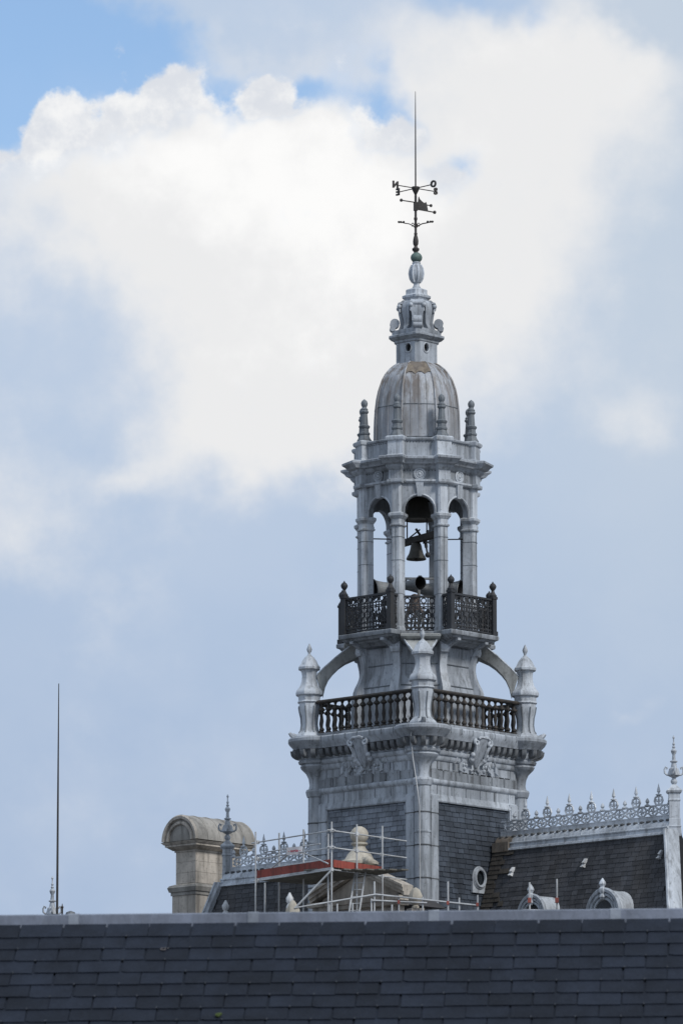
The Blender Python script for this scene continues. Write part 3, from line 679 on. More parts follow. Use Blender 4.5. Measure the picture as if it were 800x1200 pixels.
m = MB(); m.box(-cl_ * SLN * 1.02, cl_ * SLN * 1.02, -(dl - cl_) * SLN, -(dl - cl_ - 5) * SLN, Z(436), Z(401)); cm = m.mesh('lantern_corner', MZ)
for a in CORN: add('lantern_corner', cm, lan, rz=a)
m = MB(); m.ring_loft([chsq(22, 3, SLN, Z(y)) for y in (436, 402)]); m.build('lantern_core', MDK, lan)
sq([(26, 404.5), (28.5, 403), (29, 400.8), (32, 399.6), (35, 397), (35, 394.8), (31, 393.4), (31.5, 391), (31, 388.6), (16, 388)], 2.6).build('lantern_cornice', MZ, TW)
sq([(20, 389), (19, 384), (17, 375), (15.5, 365), (14.6, 353)], 4.2).build('lantern_neck', MZ, TW)
def volute():
    m = MB(); pts = [(-10, 353.5), (-16.5, 353.5), (-19.5, 356), (-21, 361), (-21, 367), (-19.8, 373), (-19, 379), (-20, 384), (-22, 389), (-10, 389)]
    m.ring_loft([[(x * SLN * (1.0 if y < 372 else .8), p * SLN, Z(y)) for p, y in pts] for x in (-7.6, 7.6)])
    for cx, cy, r, w in ((-25.6, 380, 5.6, 4.8), (-28.2, 386, 3.4, 5.4), (-19.5, 358.5, 3.0, 6.4)):
        m.ring_loft([[(x * SLN, cx * SLN + r * SLN * cos(2 * pi * i / 14), Z(cy) + r * SLN * sin(2 * pi * i / 14)) for i in range(14)] for x in (-w, w)])
    return m.mesh('volute', MZ, 35)
vm = volute(); orn2 = MB()
for e in (-1, 1): orn2.ball((e * 7.5 * SLN, -20.5 * SLN, Z(361)), .075, 8, 5); orn2.rod((e * 7 * SLN, -20 * SLN, Z(362)), (e * 7.6 * SLN, -19.6 * SLN, Z(368)), .035, 5)
orn2.box(-9 * SLN, 9 * SLN, -21.6 * SLN, -17 * SLN, Z(358), Z(356.4)); orn2 = orn2.mesh('husk', MZL)
for a in CORN:
    v_ = add('volute', vm, TW, rz=a); add('husk', orn2, v_)
pts = [(-9, 353.5), (-15.5, 354.5), (-18.6, 358), (-19.6, 363), (-19.4, 369), (-18, 375), (-17.6, 381), (-19.5, 386), (-20.5, 388.8), (-9, 388.8)]
wv_ = [3.2, 4.8, 5.6, 5.8, 5.4, 4.4, 3.4, 2.8, 2.6, 2.6]
fv = MB().ring_loft([[(e * w_ * SLN, p * SLN, Z(y)) for (p, y), w_ in zip(pts, wv_)] for e in (-1, 1)]).mesh('side_volute', MZ, 35)
for a in FACE: add('side_volute', fv, TW, rz=a)
sq([(14.5, 354.5), (15.5, 353), (16, 351.6), (18.6, 349.8), (18.8, 347.6), (15, 346), (14.4, 345), (14.4, 340.6), (13, 339.6), (6, 337.6), (5, 336)], 2.0).build('upper_cornice', MZL, TW)
MB().lathe(PL([(5.4, 337.8), (4, 335.6), (3.4, 334), (3.4, 332.6), (4.6, 331.2), (6.8, 327.5), (8.1, 322), (7.9, 317.5), (6.4, 312.5), (4.8, 309.6), (5.2, 308.2), (4, 307)]), 14).build('urn', MZ, TW)
q = MB()
for k in range(7):
    a = k * 2 * pi / 7 + .3; q.tube([(r * S(320) * sin(a), -r * S(320) * cos(a), Z(y)) for r, y in ((5, 331), (7.4, 327), (8.5, 321), (7.7, 316), (5.4, 311))], .035, 4)
q.build('urn_flute', MZL, TW)
q = MB(); q.ball((0, 0, Z(302)), 6.9 * S(302), 14, 8, .92); q.lathe(PL([(4.2, 308.4), (3.2, 307.4), (3.2, 297), (2.6, 296)]), 10); q.build('patina_ball', MPAT, TW)

# ================================================================== WEATHER VANE
SV = S(230)
WV = thing('weather_vane', 'dark iron weather vane with compass letters and pennant on the tower top', 'weather vane', (TX - .02, D, Z(296.5)), PHI)
zv = Z(296.5)
def VZ(y): return Z(y) - zv
MB().lathe([(r * SV, VZ(y)) for r, y in [(2.6, 296.6), (2.2, 295.4), (4.2, 293.4), (4.4, 291.6), (2.4, 290), (2, 288.4), (3.2, 286), (3.4, 282.6), (2.8, 279), (1.7, 275.4), (2.2, 274), (1.5, 272.6), (1.5, 258.6), (2.1, 257.4), (2.2, 255.6), (1.5, 254.4), (1.5, 229)]], 10).build('base_shaft', MVANE, WV)
MB().lathe([(r * SV, VZ(y)) for r, y in [(.9, 229), (1.6, 227.6), (4.6, 221.6), (5, 220.2), (4.6, 219), (1.2, 218.6)]], 10).build('cone', MVANE, WV)
MB().lathe([(r * SV, VZ(y)) for r, y in [(.95, 219), (.85, 190), (.7, 150), (.5, 125), (.3, 107)]], 8).build('lightning_spike', MVANE, WV)
FL = add('pennant', None, WV, rz=R(24))
MB().prism([(x * SV * 1.08, VZ(y)) for x, y in [(1.4, 245), (1.2, 237), (3, 236), (3.7, 230), (5, 233), (8, 235.6), (10.6, 237), (12.4, 235.4), (13.4, 238), (14.8, 245.4), (8, 244.6)]], -.02, .02).build('flag_plate', MVANE, FL)
q = MB(); k_ = SV * 1.08
q.rod((1.5 * k_, 0, VZ(245)), (23 * k_, 0, VZ(246.4)), .02, 5); q.ball((23 * k_, 0, VZ(246.4)), .055, 8, 5)
q.rod((13 * k_, 0, VZ(238.8)), (18.6 * k_, 0, VZ(239)), .018, 5); q.ball((18.6 * k_, 0, VZ(239)), .05, 8, 5)
q.rod((-17.4 * k_, 0, VZ(236.4)), (0, 0, VZ(237.2)), .019, 5); q.ball((-17.4 * k_, 0, VZ(236.4)), .052, 8, 5)
q.box(-1.9 * SV, 1.9 * SV, -.05, .05, VZ(247), VZ(237)); q.build('pointer_arm', MVANE, FL)
for ch, ang in (('N', R(-124.5)), ('E', R(-42)), ('S', R(55.5)), ('O', R(138))):
    # ang: azimuth clockwise from +Y, so N points back to the left of the camera
    arm = add('compass_arm', MB().rod((0, 0, VZ(220.6)), (0, 26.5 * SV, VZ(220.6)), .016, 5).mesh('compass_arm', MVANE), WV, rz=-ang)
    me = text_mesh(ch, 11 * SV, .022, MVANE, .012)
    o = add('letter', me, arm, (0, 29.5 * SV, VZ(220.6)))
    o.matrix_local = Matrix.Translation((0, 29.5 * SV, VZ(220.6))) @ Matrix(((0, 0, 1, 0), (1, 0, 0, 0), (0, 1, 0, 0), (0, 0, 0, 1)))
    o['label'] = 'compass letter ' + ch
for a in (R(95), R(185), R(5), R(275)):
    q = MB(); q.tube([(0, 0, VZ(267.5)), (.08, 0, VZ(264.5)), (.2, 0, VZ(262.2)), (.33, 0, VZ(261.4)), (.44, 0, VZ(260.2)), (.54, 0, VZ(259.6))], .018, 4)
    for x in (.36, .44, .50): q.ball((x, 0, VZ(260) + .0), .038, 6, 4)
    q.tube(spiral(.10, VZ(262.6), .01, .07, 0, 5, 8), .014, 4)
    q.build('leaf_branch', MVANE, WV, rz=a + R(90) * 0 - R(90) + R(80))

# ================================================================== BELLS AND LOUDSPEAKERS
def tower_pt(lat, dep, y): return Vector((TX, D, 0)) + Vector((lat * S(y) * cos(PHI) - dep * S(y) * sin(PHI), lat * S(y) * sin(PHI) + dep * S(y) * cos(PHI), Z(y)))
SBL = S(640)
b = thing('large_bell', 'large dark bell filling the top of the centre belfry arch', 'bell', tower_pt(1.5, 0, 609), PHI)
def ZB(y, y0): return Z(y) - Z(y0)
MB().lathe([(r * SBL, ZB(y, 609)) for r, y in [(14, 607.5), (17.6, 610), (18.2, 609.4), (17.2, 607), (14.6, 602), (12.8, 595), (11.4, 588), (9, 584.4), (3, 583)]], 24).build('bell_body', MBELL, b)
MB().lathe([(2.6 * SBL, ZB(583.6, 609)), (2.6 * SBL, ZB(577.5, 609))], 8).build('hanger', MWOOD, b)
for x in (-13, 10): MB().rod((x * SBL, 0, ZB(637, 609)), (x * SBL, 0, ZB(607, 609)), .022, 5).build('hanging_rod', MIRON, b)
b = thing('swinging_bell', 'bell hung from slanting dark beam inside the belfry', 'bell', tower_pt(-1, 0, 655), PHI)
MB().lathe([(r * SBL, ZB(y, 655)) for r, y in [(9, 653.6), (11.4, 656), (11.9, 655.2), (11, 653), (8.6, 649), (7.2, 644), (6.4, 639.5), (5.2, 636.6), (1.6, 635.6)]], 20).build('bell_body', MBELL, b)
MB().rod((0, 0, ZB(652, 655)), (0, 0, ZB(658.4, 655)), [.04, .07]).build('clapper', MBELL, b) if False else MB().tube([(0, 0, ZB(648, 655)), (0, 0, ZB(655, 655)), (0, 0, ZB(657.6, 655))], [.03, .04, .07], 6).build('clapper', MBELL, b)
q = MB(); q.box(-1.15, 1.15, -.10, .10, ZB(636, 655), ZB(629, 655)); q.build('headstock', MWOOD, b, rz=R(-62))
q = MB(); q.rod((.15, -.1, ZB(630, 655)), (-.02, -.25, ZB(621.5, 655)), .04, 5); q.rod((-.35, .4, ZB(633, 655)), (.1, -.2, ZB(622, 655)), .022, 4); q.build('lever', MIRON, b)
q = MB(); q.rod((10 * SBL, -.2, ZB(633, 655)), (11.5 * SBL, -.2, ZB(643, 655)), .05, 6); q.rod((11.5 * SBL, -.2, ZB(643, 655)), (13 * SBL, -.2, ZB(651, 655)), .03, 6); q.ball((13.2 * SBL, -.2, ZB(651.6, 655)), .085, 8, 6); q.box(7.5 * SBL, 12 * SBL, -.28, -.12, ZB(638, 655), ZB(632, 655)); q.build('hammer', MIRON, b)
b = thing('low_bell', 'small brownish bell standing behind the centre railing', 'bell', tower_pt(-3.5, -12, 718), PHI)
MB().lathe([(r * SR, ZB(y, 718)) for r, y in [(8, 718), (9.6, 719.4), (10, 718.2), (8.4, 714.6), (6.2, 709), (5.2, 703), (4.4, 699.4), (1.6, 698)]], 18).build('bell_body', MBELL2, b)
q = MB(); q.rod((-.22, 0, ZB(718, 718)), (-.3, 0, ZB(749.8, 718)), .035, 5); q.rod((.22, 0, ZB(718, 718)), (.3, 0, ZB(749.8, 718)), .035, 5); q.rod((.05, -.3, ZB(719, 718)), (.2, -.3, ZB(733, 718)), .05, 5); q.build('stand', MHORN, b)
# tie rods between piers belong to the tower
for sx in (-1, 1): MB().rod((sx * 62 * SBL, -27 * SBL, Z(636)), (sx * 29 * SBL, -24 * SBL, Z(636)), .02, 5).build('tie_rod', MIRON, TW)
mast = thing('speaker_stand', 'grey post carrying the loudspeakers in the middle of the belfry', 'stand', tower_pt(2, 2, 750), PHI)
zs = Z(750)
q = MB(); q.rod((0, 0, 0), (0, 0, Z(676) - zs), .05, 8); q.build('post', MHORN, mast)
q = MB(); q.box(-.95, .95, -.05, .05, Z(679) - zs, Z(676.6) - zs); q.box(-.05, .05, -.8, .8, Z(681) - zs, Z(679) - zs); q.build('crossbar', MHORN, mast)
q = MB(); q.box(-.9, -.35, -.1, .1, Z(687) - zs, Z(680) - zs); q.build('amplifier_box', MIRON, mast)
def horn(lat, dep, y, ang, tilt, r, L_, label):
    t = thing('loudspeaker', label, 'loudspeaker', tower_pt(lat, dep, y), 0, 'horn loudspeakers in the belfry')
    q = MB(); q.lathe([(r, .0), (r * 1.04, -.02), (r * .95, -.03), (r * .80, -.25 * L_), (r * .62, -.6 * L_), (r * .5, -L_), (r * .1, -L_)], 20); n0 = len(q.v)
    q2 = MB(); q2.lathe([(r * .93, -.015), (r * .70, -.3 * L_), (r * .35, -.55 * L_), (.02, -.6 * L_)], 20)
    Mx = Matrix.Rotation(ang + PHI, 4, 'Z') @ Matrix.Rotation(pi / 2 - tilt, 4, 'X')
    # open bell: drop the cap so the throat shows
    q.f = [f for f in q.f if not (len(f) == 20 and max(q.v[i][2] for i in f) > -.001)]
    q2.f = [f for f in q2.f if not (len(f) == 20 and max(q2.v[i][2] for i in f) > -.02)]
    q.move(Mx); q2.move(Mx); q.build('horn', MHORN, t); q2.build('throat', MDK, t)
    q = MB(); q.lathe([(r * .55, -L_ * .98), (r * .55, -L_ * 1.3), (r * .2, -L_ * 1.33)], 14).move(Mx); q.build('driver', MHORN, t)
    q = MB(); c = Mx @ Vector((0, 0, -L_)); q.tube([c + Vector((0, 0, -.05)), (c.x * 1.2, c.y * 1.2, -.12), (c.x * 1.5, c.y * 1.5, -.2)], .03, 5); q.build('bracket', MIRON, t)
horn(2.5, -34, 688.5, R(34), R(-3), 8.0 * SR, .85, 'grey horn loudspeaker pointing at the viewer between the centre columns')
horn(-52, -14, 693, R(-68), R(-8), 12 * SR, .60, 'grey horn loudspeaker pointing left behind the left railing post')
horn(50, -12, 693, R(72), R(-8), 12 * SR, .60, 'grey horn loudspeaker pointing right behind the right railing post')
horn(18, 26, 688, R(120), R(-4), 9 * SR, .9, 'grey horn loudspeaker pointing away to the back right of the belfry')

# ================================================================== TOWN HALL WINGS
WA = -pi / 4 + PHI
ex = Vector((cos(WA), sin(WA), 0)); ey = Vector((-sin(WA), cos(WA), 0))
O = Vector((TX, D, 0)) + ey * (45 * S(985))
def wloc(x, y, c=0.0):
    """photograph point -> wing coordinates on the plane local y = c"""
    p = hit(x, y, O + ey * c, ey); r = p - O
    return r.dot(ex), p.z
ZR = (wloc(588, 981.5)[1] + wloc(781, 960.5)[1]) / 2       # ridge height
S1 = .0250
XR0 = 90 * S(985) + .02; XR1 = wloc(789.5, 960)[0]
XL0 = wloc(266.5, 1021)[0]; XL1 = -90 * S(985) - .02
ROLL = 8.5 * S1; BAND = 8.5 * S1
SLOPE = R(74); Zc = ZR - ROLL - BAND
def slope_pt(u, w, l):
    """w metres down the slope measured as height below the band"""
    return (u, -.30 - (Zc - w) / math.tan(SLOPE) - l * sin(SLOPE), w + l * cos(SLOPE))
ZEAVE = Zc - 6.2
def wing(name, label, x0, x1, hipside, spikes_x0, spikes_n, moss):
    w = thing(name, label, 'building', (O.x, O.y, 0), WA)
    # roof body, hipped towards hipside
    hb = (Zc - ZEAVE) / math.tan(SLOPE)
    xa, xb = (x0, x1)
    m = MB()
    def rect(e, z):
        a = xa - (e if hipside < 0 else 0); b = xb + (e if hipside > 0 else 0)
        return [(a, -.28 - e, z), (b, -.28 - e, z), (b, .28 + e, z), (a, .28 + e, z)]
    m.ring_loft([rect(hb, ZEAVE), rect(0, Zc + .05)]); m.build('roof', MUND, w)
    m = MB(); m.ring_loft([rect(hb - .5, 0), rect(hb - .5, ZEAVE - .3)]); m.build('wall', MPLAST, w)
    m = MB(); m.ring_loft([rect(hb + .1, ZEAVE - .3), rect(hb + .25, ZEAVE - .02)]); m.build('eave_cornice', MSTONE, w)
    m = MB()
    ext = lambda wz: (Zc - wz) / math.tan(SLOPE)
    def fnc(u, wz, l): return slope_pt(u, wz, l)
    lo, hi = ZEAVE, Zc + .02
    def skip(u, wz):
        e = ext(wz)
        return (hipside > 0 and u > xb + e - .1) or (hipside < 0 and u < xa - e + .1)
    slates(m, xa - (2 if hipside < 0 else 0), xb + (2 if hipside > 0 else 0), lo, hi, 11 * S1, 5.6 * S1, fnc, .2, skip, .6)
    o = m.build('slate_cladding', MSLR, w, ang=10); o['kind'] = 'stuff'
    # ridge roll and band
    q = MB(); k = 8
    q.ring_loft([[(x, .22 * cos(t) * -1 if False else -.24 * sin(t), ZR - ROLL + ROLL * (cos(t))) for t in [-pi * .5 + pi * i / k for i in range(k + 1)]] for x in (xa, xb)])
    n = int((xb - xa) / .95)
    for i in range(1, n): q.tube([(xa + (xb - xa) * i / n, -.245 * sin(t), ZR - ROLL + ROLL * 1.02 * cos(t)) for t in [pi * .5 * j / 5 for j in range(6)]], .014, 4)
    q.build('ridge_roll', MZL, w)
    q = MB(); q.ring_loft([[(x, y, z) for y, z in ((-.29, ZR - ROLL + .0), (-.33, ZR - ROLL - .02), (-.33, ZR - ROLL - .05), (-.295, ZR - ROLL - .07), (-.315, Zc + .05), (-.375, Zc + .03), (-.385, Zc - .03), (-.33, Zc - .05), (.33, Zc - .05), (.29, ZR - ROLL))] for x in (xa, xb)])
    q.build('ridge_band', MZL, w)
    # small scalloped lip under the cresting
    q = MB(); n = int((xb - xa) / .24)
    for i in range(n): q.ball((xa + (i + .5) * (xb - xa) / n, -.13, ZR - .03), .085, 6, 4, .55)
    q.build('crest_lip', MSHADEJOINT, w)['kind'] = 'stuff'
    # cresting
    cr = MB(); cr.box(xa, xb, -.02, .02, ZR - .03, ZR + 5.5 * S1); cr.box(xa, xb, -.03, .03, ZR + 17.2 * S1, ZR + 18.4 * S1); cr.box(xa, xb, -.03, .03, ZR + 5 * S1, ZR + 6 * S1)
    cr = cr.build('cresting', MCREST, w)
    step = 33.8 * S1
    rg = MB(); zc = ZR + 11.8 * S1
    rg.hoop(0, 0, zc, 6.4 * S1, 5.6 * S1, .030, 14, 5); rg.ball((0, 0, zc), .05, 6, 4)
    for i in range(4): a = pi / 4 + i * pi / 2; rg.tube(spiral(2.6 * S1 * cos(a), zc + 2.6 * S1 * sin(a), .01, 2.4 * S1, a, a + 4.2, 7), .02, 4)
    for e in (-1, 1):
        rg.tube(spiral(e * 6.6 * S1, ZR + 14.6 * S1, .01, 2.2 * S1, pi / 2, pi / 2 + e * 4.6, 7), .022, 4); rg.tube(spiral(e * 6.6 * S1, ZR + 8.6 * S1, .01, 2.0 * S1, -pi / 2, -pi / 2 - e * 4.6, 7), .022, 4)
    rg.rod((0, 0, zc - 5.4 * S1), (0, 0, zc + 5.4 * S1), .022, 4); rg.rod((-6 * S1, 0, zc), (6 * S1, 0, zc), .022, 4)
    rgm = rg.mesh('crest_ring', MCREST)
    sp = MB()
    for e in (-1, 1):
        sp.tube([(0, 0, ZR + 18 * S1), (e * 4.5 * S1, 0, ZR + 19.5 * S1), (e * 6.3 * S1, 0, ZR + 23 * S1), (e * 5 * S1, 0, ZR + 27 * S1), (e * 1.5 * S1, 0, ZR + 28.6 * S1)], .032, 5)
        sp.tube(spiral(e * 2.8 * S1, ZR + 24 * S1, .012, 2.4 * S1, pi / 2, pi / 2 - e * 5.2, 9), .02, 4)
    sp.rod((0, 0, ZR + 18 * S1), (0, 0, ZR + 29 * S1), .025, 5)
    sp.lathe([(.5 * S1, ZR + 28.6 * S1), (3.6 * S1, ZR + 29.6 * S1), (3.6 * S1, ZR + 30.4 * S1), (1 * S1, ZR + 31.2 * S1), (1 * S1, ZR + 32.2 * S1), (2.1 * S1, ZR + 34 * S1), (1.5 * S1, ZR + 37 * S1), (.6 * S1, ZR + 41 * S1), (.2 * S1, ZR + 43 * S1)], 8)
    spm_ = sp.mesh('crest_spike', MCREST)
    bd = MB(); bd.lathe([(3.2 * S1, ZR + 18.2 * S1), (3.4 * S1, ZR + 19.4 * S1), (1.4 * S1, ZR + 20.4 * S1), (1.2 * S1, ZR + 21.4 * S1), (2.4 * S1, ZR + 23 * S1), (2.0 * S1, ZR + 25 * S1), (.5 * S1, ZR + 27.4 * S1)], 8)
    bdm = bd.mesh('crest_bud', MCREST)
    for i in range(-3, spikes_n + 3):
        x = spikes_x0 + i * step
        if xa + .15 < x < xb - .15: add('crest_spike', spm_, cr, (x, 0, 0))
        if xa + .1 < x + step / 2 < xb - .1: add('crest_bud', bdm, cr, (x + step / 2, 0, 0))
        for d in (-step / 4, step / 4):
            if xa + .1 < x + d < xb - .1: add('crest_ring', rgm, cr, (x + d, 0, 0))
    # hip rib and end post
    xe = xb if hipside > 0 else xa
    q = MB(); e1 = ext(ZEAVE)
    a = Vector((xe, -.30, Zc + .1)); b_ = Vector((xe + hipside * e1, -.30 - e1, ZEAVE))
    rings = []
    for p in (a, b_):
        rings.append([p + Vector((-hipside * .10, -.03, 0)), p + Vector((-hipside * .08, -.11, 0)), p + Vector((-hipside * .02, -.16, 0)), p + Vector((hipside * .1, -.16, 0)), p + Vector((hipside * .16, -.10, 0)), p + Vector((hipside * .16, .3, 0)), p + Vector((-hipside * .2, .3, 0))])
    q.ring_loft(rings); q.tube([a + Vector((hipside * .04, -.17, 0)), b_ + Vector((hipside * .04, -.17, 0))], .05, 6); q.build('hip_rib', MZL, w)
    roof_post(w, (xe, 0, ZR))
    return w
def post_mesh():
    s = S1
    p = MB().lathe([(r * s * 1.0, z * s) for r, z in [(9.2, -20), (9.2, -10), (10.2, -9.4), (10.4, -8.4), (9.2, -7.6), (9.2, 0), (8.6, .6), (8.4, 20), (9.6, 20.8), (9.6, 22.4), (8.6, 23), (8.6, 29), (11.4, 30.5), (12.4, 32.4), (11.6, 33.4), (8, 35.4), (5, 38.2), (2.6, 40)]], 4, 0)
    q = MB(); q.lathe([(r * s, z * s) for r, z in [(2, 39.6), (3.8, 42), (4, 44), (2.4, 46.4), (2, 47.4), (6.4, 49.6), (8, 50.4), (7.4, 52), (6, 56), (5.6, 58), (3.6, 59.4), (3.2, 62), (2.6, 65), (4.4, 65.8), (4.4, 66.8), (2.2, 67.8), (1.7, 74), (2.8, 76), (3.5, 78.6), (2.6, 80), (1.3, 81.4), (2, 83), (1, 84.6), (1.7, 86.6), (.8, 88.4), (.7, 92), (1.5, 94), (.3, 96.4)]], 10)
    h = MB()
    for k in range(4):
        n0 = len(h.v); h.tube([(5 * s, 0, 51.4 * s), (8 * s, 0, 51 * s), (10.4 * s, 0, 53 * s), (10.8 * s, 0, 57 * s), (9.4 * s, 0, 60 * s), (7.8 * s, 0, 59 * s), (8, 0, 57 * s) if False else (8.2 * s, 0, 57.2 * s)], [.035, .03, .03, .028, .03, .028, .02], 5)
        h.move(Matrix.Rotation(k * pi / 2 + pi / 4, 4, 'Z'), n0)
    return p.mesh('end_post', MZL, 20), q.mesh('urn_finial', MZL), h.mesh('urn_handle', MZL)
PM = post_mesh()
def roof_post(parent, loc):
    p = add('end_post', PM[0], parent, loc); add('urn_finial', PM[1], p); add('urn_handle', PM[2], p)
    return p
RW = wing('town_hall_wing', 'slate roofed wing right of the tower with white crested ridge and two round dormers', XR0, XR1, 1, wloc(641, 976)[0], 6, True)
LW = wing('town_hall_wing', 'slate roofed wing left of the tower behind the scaffolding with spiked ridge cresting', XL0, XL1, -1, wloc(309, 1016)[0], 3, False)
LW.location.z = -.20

# brown mossy valley where the right roof meets the tower
m = MB(); slates(m, XR0 - .02, XR0 + .80, ZEAVE, Zc + .04, 9 * S1, 5.6 * S1, lambda u, w, l: slope_pt(u - (Zc - w) * .03, w, l + .03), .2, lambda u, w: random.random() < (u - XR0 - .25) / .6)
o = m.build('valley_slates', MSLM, RW, ang=10); o['kind'] = 'stuff'
q = MB(); q.ring_loft([[(x, -.255 * sin(t), ZR - ROLL + ROLL * 1.03 * cos(t)) for t in [-pi * .5 + pi * i / 8 for i in range(9)]] for x in (XR0 - .02, XR0 + .62)]); q.box(XR0 - .02, XR0 + .60, -.395, .1, Zc - .06, ZR - ROLL + .005); q.build('stained_ridge_end', MRUST, RW)
# snow hooks
def hook(x, y):
    c = -.30 - .9 / math.tan(SLOPE)
    lx, z = wloc(x, y, c); yy = -.30 - (Zc - z) / math.tan(SLOPE)
    h = MB(); h.ring_loft([[(-.05, -.05, -.10), (.05, -.05, -.10), (.05, .02, -.10), (-.05, .02, -.10)], [(-.05, -.16, -.07), (.05, -.16, -.07), (.05, .02, .0), (-.05, .02, .0)], [(-.05, -.05, .02), (.05, -.05, .02), (.05, .03, .02), (-.05, .03, .02)]])
    h.ring_loft([[(-.03, -.06, .02), (.06, -.06, .02), (.06, .03, .02), (-.03, .03, .02)], [(.0, -.14, .05), (.08, -.14, .05), (.08, .03, .09), (0, .03, .09)], [(.02, -.04, .17), (.08, -.04, .17), (.08, .05, .17), (.02, .05, .17)]])
    h.build('roof_hook', MWHITE, RW, (lx, yy, z))
for x, y in ((598.5, 1023), (683, 1013), (771.5, 1003)): hook(x, y)
# round dormers
def dormer(x, ytop, r, depth, fin):
    c = -.30 - (Zc - wloc(x, ytop, -1.2)[1]) / math.tan(SLOPE) - .80
    lx, zt = wloc(x, ytop, c); d = add('dormer', None, RW, (lx, c, zt - r * 1.15))
    k = 16; rz = r * 1.15
    def half(rr, y, ex=0): return [(rr * cos(pi * i / k), y, rr * 1.15 * sin(pi * i / k)) for i in range(k + 1)]
    q = MB(); rings = [half(r * .95, .05), half(r * .95, depth * .3), half(r * .97, depth * .52), half(r * 1.06, depth * .60), half(r * 1.10, depth * .66), half(r * 1.10, depth)]
    rings = [[(rr[0][0], rr[0][1], -1.6)] + rr + [(rr[-1][0], rr[-1][1], -1.6)] for rr in rings]
    q.ring_loft(rings); q.build('barrel_roof', MZL, d)
    q = MB()
    for rr, tr, yy in ((.93, .10, -.02), (.76, .07, -.01), (.60, .06, .0)):
        q.tube([(rr * r, yy, -1.5)] + half(rr * r, yy) + [(-rr * r, yy, -1.5)], tr * r / .5 * .6, 6)
    q.build('arch_moulding', MZ, d)
    q = MB(); poly = [(r * .9, -1.5)] + [(x_, z_) for x_, _, z_ in half(r * .9, 0)] + [(-r * .9, -1.5)]; q.prism(poly, .02, .06); q.build('front_plate', MZL, d)
    q = MB(); poly = [(r * .56, -1.5)] + [(x_, z_) for x_, _, z_ in half(r * .56, 0)] + [(-r * .56, -1.5)]; q.prism(poly, .0, .03); q.build('window_pane', MGLASS, d)
    q = MB(); z0 = rz
    q.lathe([(.05, z0 - .32), (.10, z0 - .25), (.06, z0 - .16), (.11, z0 - .08), (.11, z0 - .01), (.06, z0 + .03), (.07, z0 + .06), (.105, z0 + .12), (.09, z0 + .18), (.04, z0 + .25), (.01, z0 + .29)] if fin else [(.08, z0 - .2), (.13, z0 - .05), (.08, z0 + .03), (.12, z0 + .1), (.05, z0 + .2), (.01, z0 + .24)], 8, 0, (0, -.06)); q.build('finial', MZL, d)
dormer(707, 1041, .64, 1.9, True)
dormer(623, 1048, .54, 1.6, True)

# ================================================================== STONE DORMER IN FRONT OF THE LEFT FACE
YD = -160 * S(1020) - 45 * S(985)     # wing local y of its front
cx_, zap = wloc(419, 1018, YD); zbase = wloc(419, 1050, YD)[1]
SD = thing('stone_gable', 'beige stone gable with ball finial behind the red scaffold boards', 'gable', tuple(O + ex * cx_ + ey * YD), WA)
hw = 70 * S1; dpt = .34
q = MB(); q.ring_loft([[(x, y, z) for x, z in ((-hw + .25, 0), (hw - .25, 0), (hw - .25, zbase), (0, zap - .12), (-hw + .25, zbase))] for y in (.12, dpt)]); q.build('gable_wall', MSTONE, SD)
for e in (-1, 1):
    q = MB(); n = Vector((-(zap - zbase), hw)).normalized()
    for t0, t1, o0, o1 in ((0, .10, -.06, .3), (.10, .22, -.11, dpt), (.22, .29, -.15, dpt)):
        q.ring_loft([[(e * x, o0, z) for x, z in ((hw + .1, zbase + t0 - .1), (0, zap + t0 - .1), (0, zap + t1 - .1), (hw + .1, zbase + t1 - .1))], [(e * x, o1, z) for x, z in ((hw + .1, zbase + t0 - .1), (0, zap + t0 - .1), (0, zap + t1 - .1), (hw + .1, zbase + t1 - .1))]])
    q.build('raking_cornice', MSTONE, SD)
q = MB(); q.box(-hw - .05, hw + .05, -.22, dpt, zbase - .24, zbase - .11); q.box(-hw + .08, hw - .08, -.12, dpt, zbase - .36, zbase - .245); q.build('base_cornice', MSTONE, SD)
q = MB(); q.ring_loft([[(x, y, z) for x, z in ((-hw + .3, zbase - .3), (hw - .3, zbase - .3), (0, zap - .28))] for y in (.34, 2.2)]); q.build('gable_roof', MSLR, SD)
# stone blocks of the gable front
bl = {}
zr = zbase - .40
for r in range(4):
    z1 = zr - r * .32; n = 7
    for i in range(n):
        wv = (2 * hw - .6) / n; x = -hw + .3 + wv * (i + (.5 if r % 2 == 0 else 1)) - (wv * .5 if r % 2 else 0)
        if x + wv / 2 > hw - .25: continue
        if 'b' not in bl: bl['b'] = MB().box(-wv / 2 + .012, wv / 2 - .012, -.035, .02, -.30, -.012).mesh('stone_block', MSTONE)
        add('stone_block', bl['b'], SD, (x, .12, z1))
for s_ in (-.5, .1, .62):
    pass
q = MB(); zf = zap + .1
fx, fz = wloc(414, 978, YD); fx -= cx_
q.ball((fx, .25, fz), .268, 16, 10, .98); q.lathe([(.33, fz - .95), (.56, fz - .86), (.56, fz - .78), (.42, fz - .70), (.34, fz - .55), (.20, fz - .40), (.17, fz - .33), (.24, fz - .27), (.24, fz - .22), (.12, fz - .2)], 16, 0, (fx, .25)); q.build('ball_finial', MSTONE2, SD)
q = MB(); q.ring_loft([[(fx + x + .0, .0 + .05, fz + z), (fx + x, .45, fz + z)] for x, z in ((-.2, -.95), (.1, -.93))], cap=False, closed=False)
q.tube([(fx + .1, .1, fz - .82), (fx + .4, .05, fz - .80), (fx + .58, .0, fz - .80)], [.12, .13, .10], 8); q.ball((fx + .58, 0, fz - .8), .13, 8, 6); q.box(fx - .55, fx - .2, .1, .4, fz - .82, fz - .68); q.build('finial_scroll', MSTONE2, SD)

